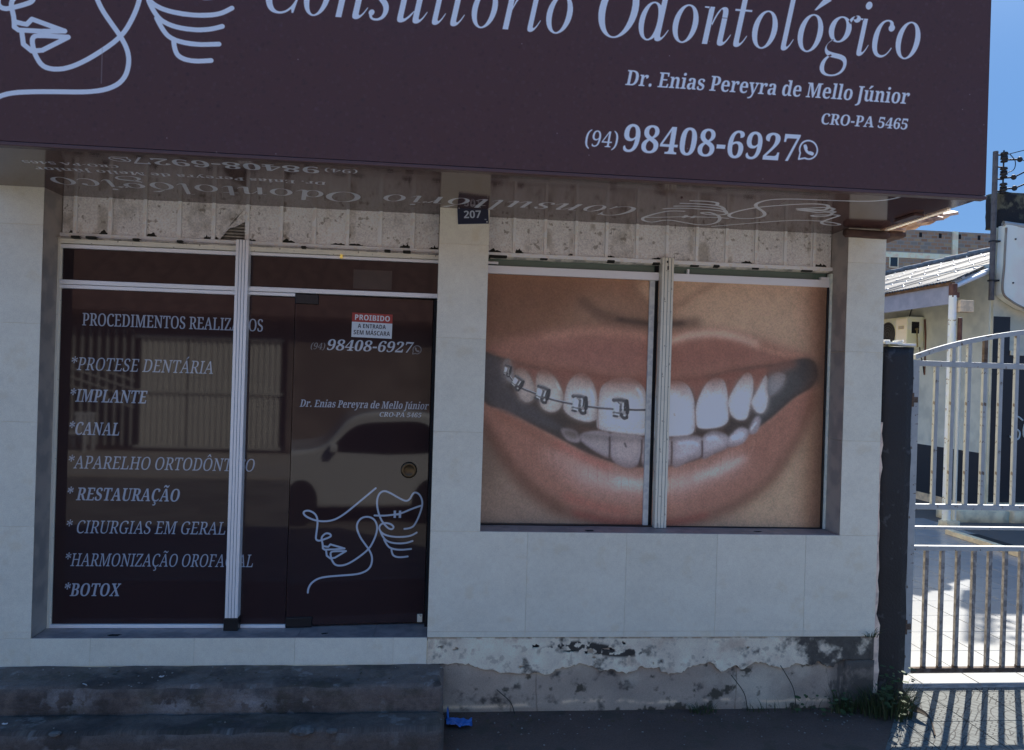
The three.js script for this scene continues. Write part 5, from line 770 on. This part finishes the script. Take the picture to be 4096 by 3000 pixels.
{ // blue plastic bag
  const g = new THREE.PlaneGeometry(0.16, 0.11, 18, 12).rotateX(-Math.PI / 2), p = g.attributes.position; for (let i = 0; i < p.count; i++) { const u = p.getX(i), v = p.getZ(i); p.setXYZ(i, u * (0.75 + 0.4 * fbm(u + 3, v + 3, 9, 5, 2)), 0.012 + 0.075 * Math.max(0, fbm(u * 3 + 5, v * 3 + 2, 7, 381, 4) - 0.35), v * (0.5 + 0.8 * fbm(u * 2 + 1, v + 9, 8, 17, 2))); }
  const h = new THREE.PlaneGeometry(0.05, 0.1, 5, 8), q = h.attributes.position; for (let i = 0; i < q.count; i++) { const u = q.getX(i), v = q.getY(i) + 0.05; q.setXYZ(i, u * (0.5 - v * 3) - 0.075, v * 0.9, -0.06 + 0.02 * Math.sin(u * 90 + v * 40)); }
  g.computeVertexNormals(); h.computeVertexNormals();
  const t = thing('plastic_bag', 'crumpled bright blue plastic bag lying beside the end of the steps', 'bag', [0.15, 0, 0.17]); const bm = std([0.05, 0.19, 0.56], 0.3, { side: THREE.DoubleSide }); part('film', muv(g), bm, t); part('handle', muv(h), bm, t);
}
{
  const pm = std([0.6, 0.6, 0.6], 0.8);
  [['tiny white paper scrap on the left end of the lower step', -2.32, 0.168, 0.42], ['tiny white paper scrap on the upper step under the glass', -1.6, 0.316, 0.17], ['white scrap near the worn pale patch of the upper step edge', -1.98, 0.315, 0.27]].forEach(([l, x, y, z]) => { const s = new THREE.Shape([[-0.014, 0], [-0.006, 0.006], [0.002, 0.001], [0.016, 0.004], [0.013, -0.003], [0, -0.006]].map((p) => new THREE.Vector2(...p))); tag(part('paper_scrap', muv(new THREE.ExtrudeGeometry(s, { depth: 0.004, bevelEnabled: false }).rotateX(-1.1).rotateY(rnd() * 3)).translate(x, y, z), pm, scene), l, 'litter', 'scraps of litter on the steps'); });
  [['pale rounded stone on the lower step under the middle of the door', -0.72, 0.175, 0.55, 0.05], ['small pale stone right of the rounded stone on the lower step', -0.56, 0.17, 0.55, 0.025], ['pale broken pebble at the left edge of the lower step', -2.0, 0.17, 0.54, 0.025]].forEach(([l, x, y, z, r], i) => { const g = new THREE.IcosahedronGeometry(r, 2), p = g.attributes.position; for (let k = 0; k < p.count; k++) { const a = p.getX(k), b = p.getY(k), c = p.getZ(k), m = 0.8 + 0.5 * fbm(a * 9 + i, b * 9 + c * 5, 8, 391, 3); p.setXYZ(k, a * m * 1.3, b * m * 0.45, c * m * 0.8); } g.computeVertexNormals(); tag(part('stone', muv(g.translate(x, y, z)), noisy([0.11, 0.1, 0.095], [0.17, 0.16, 0.15], 0.1, 6, 393 + i, 0.95), scene), l, 'stone', 'stones on the lower step'); });
}

// ================================================================ ACROSS THE STREET, seen in the glass
{
  const t = thing('opposite_house', 'sunlit house across the street with corrugated gates mirrored in the glass', 'building', [0, 0, 14]);
  const wl = noisy([0.20, 0.155, 0.125], [0.28, 0.22, 0.18], 3, 5, 401, 0.9), gm = noisy([0.60, 0.58, 0.53], [0.68, 0.66, 0.6], 1, 6, 403, 0.6);
  part('wall', [bx(-4.0, 3.5, 0, 3.4, 0, 0.3), bx(-14, -4, 2.86, 3.5, 0.1, 0.3), bx(-14, -9.8, 0, 3.4, 0.02, 0.3), bx(3.5, 12, 0, 3.1, 0, 0.3)], wl, t); part('porch_back', bx(-16, -3.9, 0, 5.2, 4, 4.1), std([0.05, 0.045, 0.04], 0.9), t);
  for (let i = 0; i < 3; i++) { const a = -7.6 + i * 1.15, g = new THREE.PlaneGeometry(1.1, 2.75, 130, 1), p = g.attributes.position; for (let k = 0; k < p.count; k++) p.setXYZ(k, p.getX(k) + a + 0.57, p.getY(k) + 1.45, 0.05 - 0.035 * Math.sin(p.getX(k) / 0.14 * 6.283)); g.computeVertexNormals(); g.rotateY(0); part('gate_panel', muv(g), new THREE.MeshStandardMaterial({ color: gm.color, map: gm.map, roughness: 0.6, side: THREE.DoubleSide }), t); }
  part('gate_rail', [bx(-7.7, -4.1, 0.05, 0.12, -0.02, 0.0), bx(-7.7, -4.1, 1.45, 1.5, -0.02, 0.0), bx(-7.7, -4.1, 2.8, 2.88, -0.02, 0.0)], gm, t);
  for (let i = 0; i < 11; i++) part('fence_bar', bx(-9.8 + i * 0.2, -9.76 + i * 0.2, 0.1, 3.0, 0, 0.04), gm, t); part('fence_brace', [0, 1, 2, 3].map((k) => bar([-9.8, 2.4 - k * 0.22, 0.0], [-7.7, 1.7 - k * 0.22, 0.0], 0.02)), gm, t);
  part('roof', muv(new THREE.BoxGeometry(27, 0.12, 9).rotateX(-0.52).translate(-1, 5.6, 3.4)), noisy([0.14, 0.075, 0.055], [0.22, 0.12, 0.09], 1, 6, 405, 0.9), t);
}
{
  const t = thing('parked_car', 'white hatchback parked across the street and mirrored in the glass door', 'car', [-0.2, 0, 6.2]); t.scale.x = 0.72;
  const wp = new THREE.MeshPhysicalMaterial({ color: new THREE.Color().setRGB(0.74, 0.74, 0.72), roughness: 0.35, clearcoat: 0.8 }), gl = std([0.015, 0.015, 0.018], 0.08), rb = std([0.02, 0.02, 0.02], 0.9);
  const prof = (pts) => { const s = new THREE.Shape(); s.moveTo(...pts[0]); s.splineThru(pts.slice(1).map((p) => new THREE.Vector2(...p))); s.closePath(); return s; };
  part('body', muv(new THREE.ExtrudeGeometry(prof([[-2.0, 0.35], [-2.0, 0.7], [-1.8, 0.92], [-0.9, 1.02], [-0.35, 1.42], [0.3, 1.52], [1.1, 1.5], [1.55, 1.35], [1.8, 0.95], [1.85, 0.5], [1.75, 0.3], [-1.8, 0.28]]), { depth: 1.6, bevelEnabled: true, bevelSize: 0.06, bevelThickness: 0.08, bevelSegments: 3 }).translate(0, 0, -0.8)), wp, t);
  part('side_window', new THREE.ExtrudeGeometry(prof([[-0.75, 1.02], [-0.28, 1.36], [0.4, 1.43], [1.1, 1.4], [1.45, 1.05], [0.4, 0.98]]), { depth: 0.02, bevelEnabled: false }).translate(0, 0, -0.895), gl, t);
  for (const x of [-1.25, 1.2]) { part('wheel', new THREE.CylinderGeometry(0.31, 0.31, 0.2, 28).toNonIndexed().rotateX(Math.PI / 2).translate(x, 0.31, -0.82), rb, t); part('wheel', new THREE.CylinderGeometry(0.31, 0.31, 0.2, 28).toNonIndexed().rotateX(Math.PI / 2).translate(x, 0.31, 0.82), rb, t); }
  part('tail_lamp', bx(1.68, 1.8, 0.85, 1.1, -0.9, -0.7, 0.02), std([0.3, 0.02, 0.02], 0.3), t); part('mirror', bx(-0.75, -0.6, 1.0, 1.12, -1.02, -0.88, 0.03), wp, t);
}
{
  const t = thing('plastic_chair', 'white plastic garden chair before the fence across the street', 'chair', [-8.6, 0.03, 13.2]), m = std([0.7, 0.7, 0.7], 0.5);
  part('seat', bx(-0.25, 0.25, 0.42, 0.45, -0.24, 0.24, 0.01), m, t); for (let i = 0; i < 5; i++) part('back_slat', bx(-0.2 + i * 0.09, -0.15 + i * 0.09, 0.45, 0.86, 0.22, 0.25), m, t); part('top_rail', bx(-0.24, 0.24, 0.84, 0.9, 0.21, 0.26, 0.01), m, t);
  for (const [x, z] of [[-0.22, -0.21], [0.22, -0.21], [-0.22, 0.21], [0.22, 0.21]]) part('leg', bx(x - 0.025, x + 0.025, 0, 0.43, z - 0.025, z + 0.025), m, t); for (const s of [-1, 1]) part('armrest', bx(s * 0.26 - 0.02, s * 0.26 + 0.02, 0.62, 0.65, -0.2, 0.24), m, t);
}
renderer.render(scene, camera);
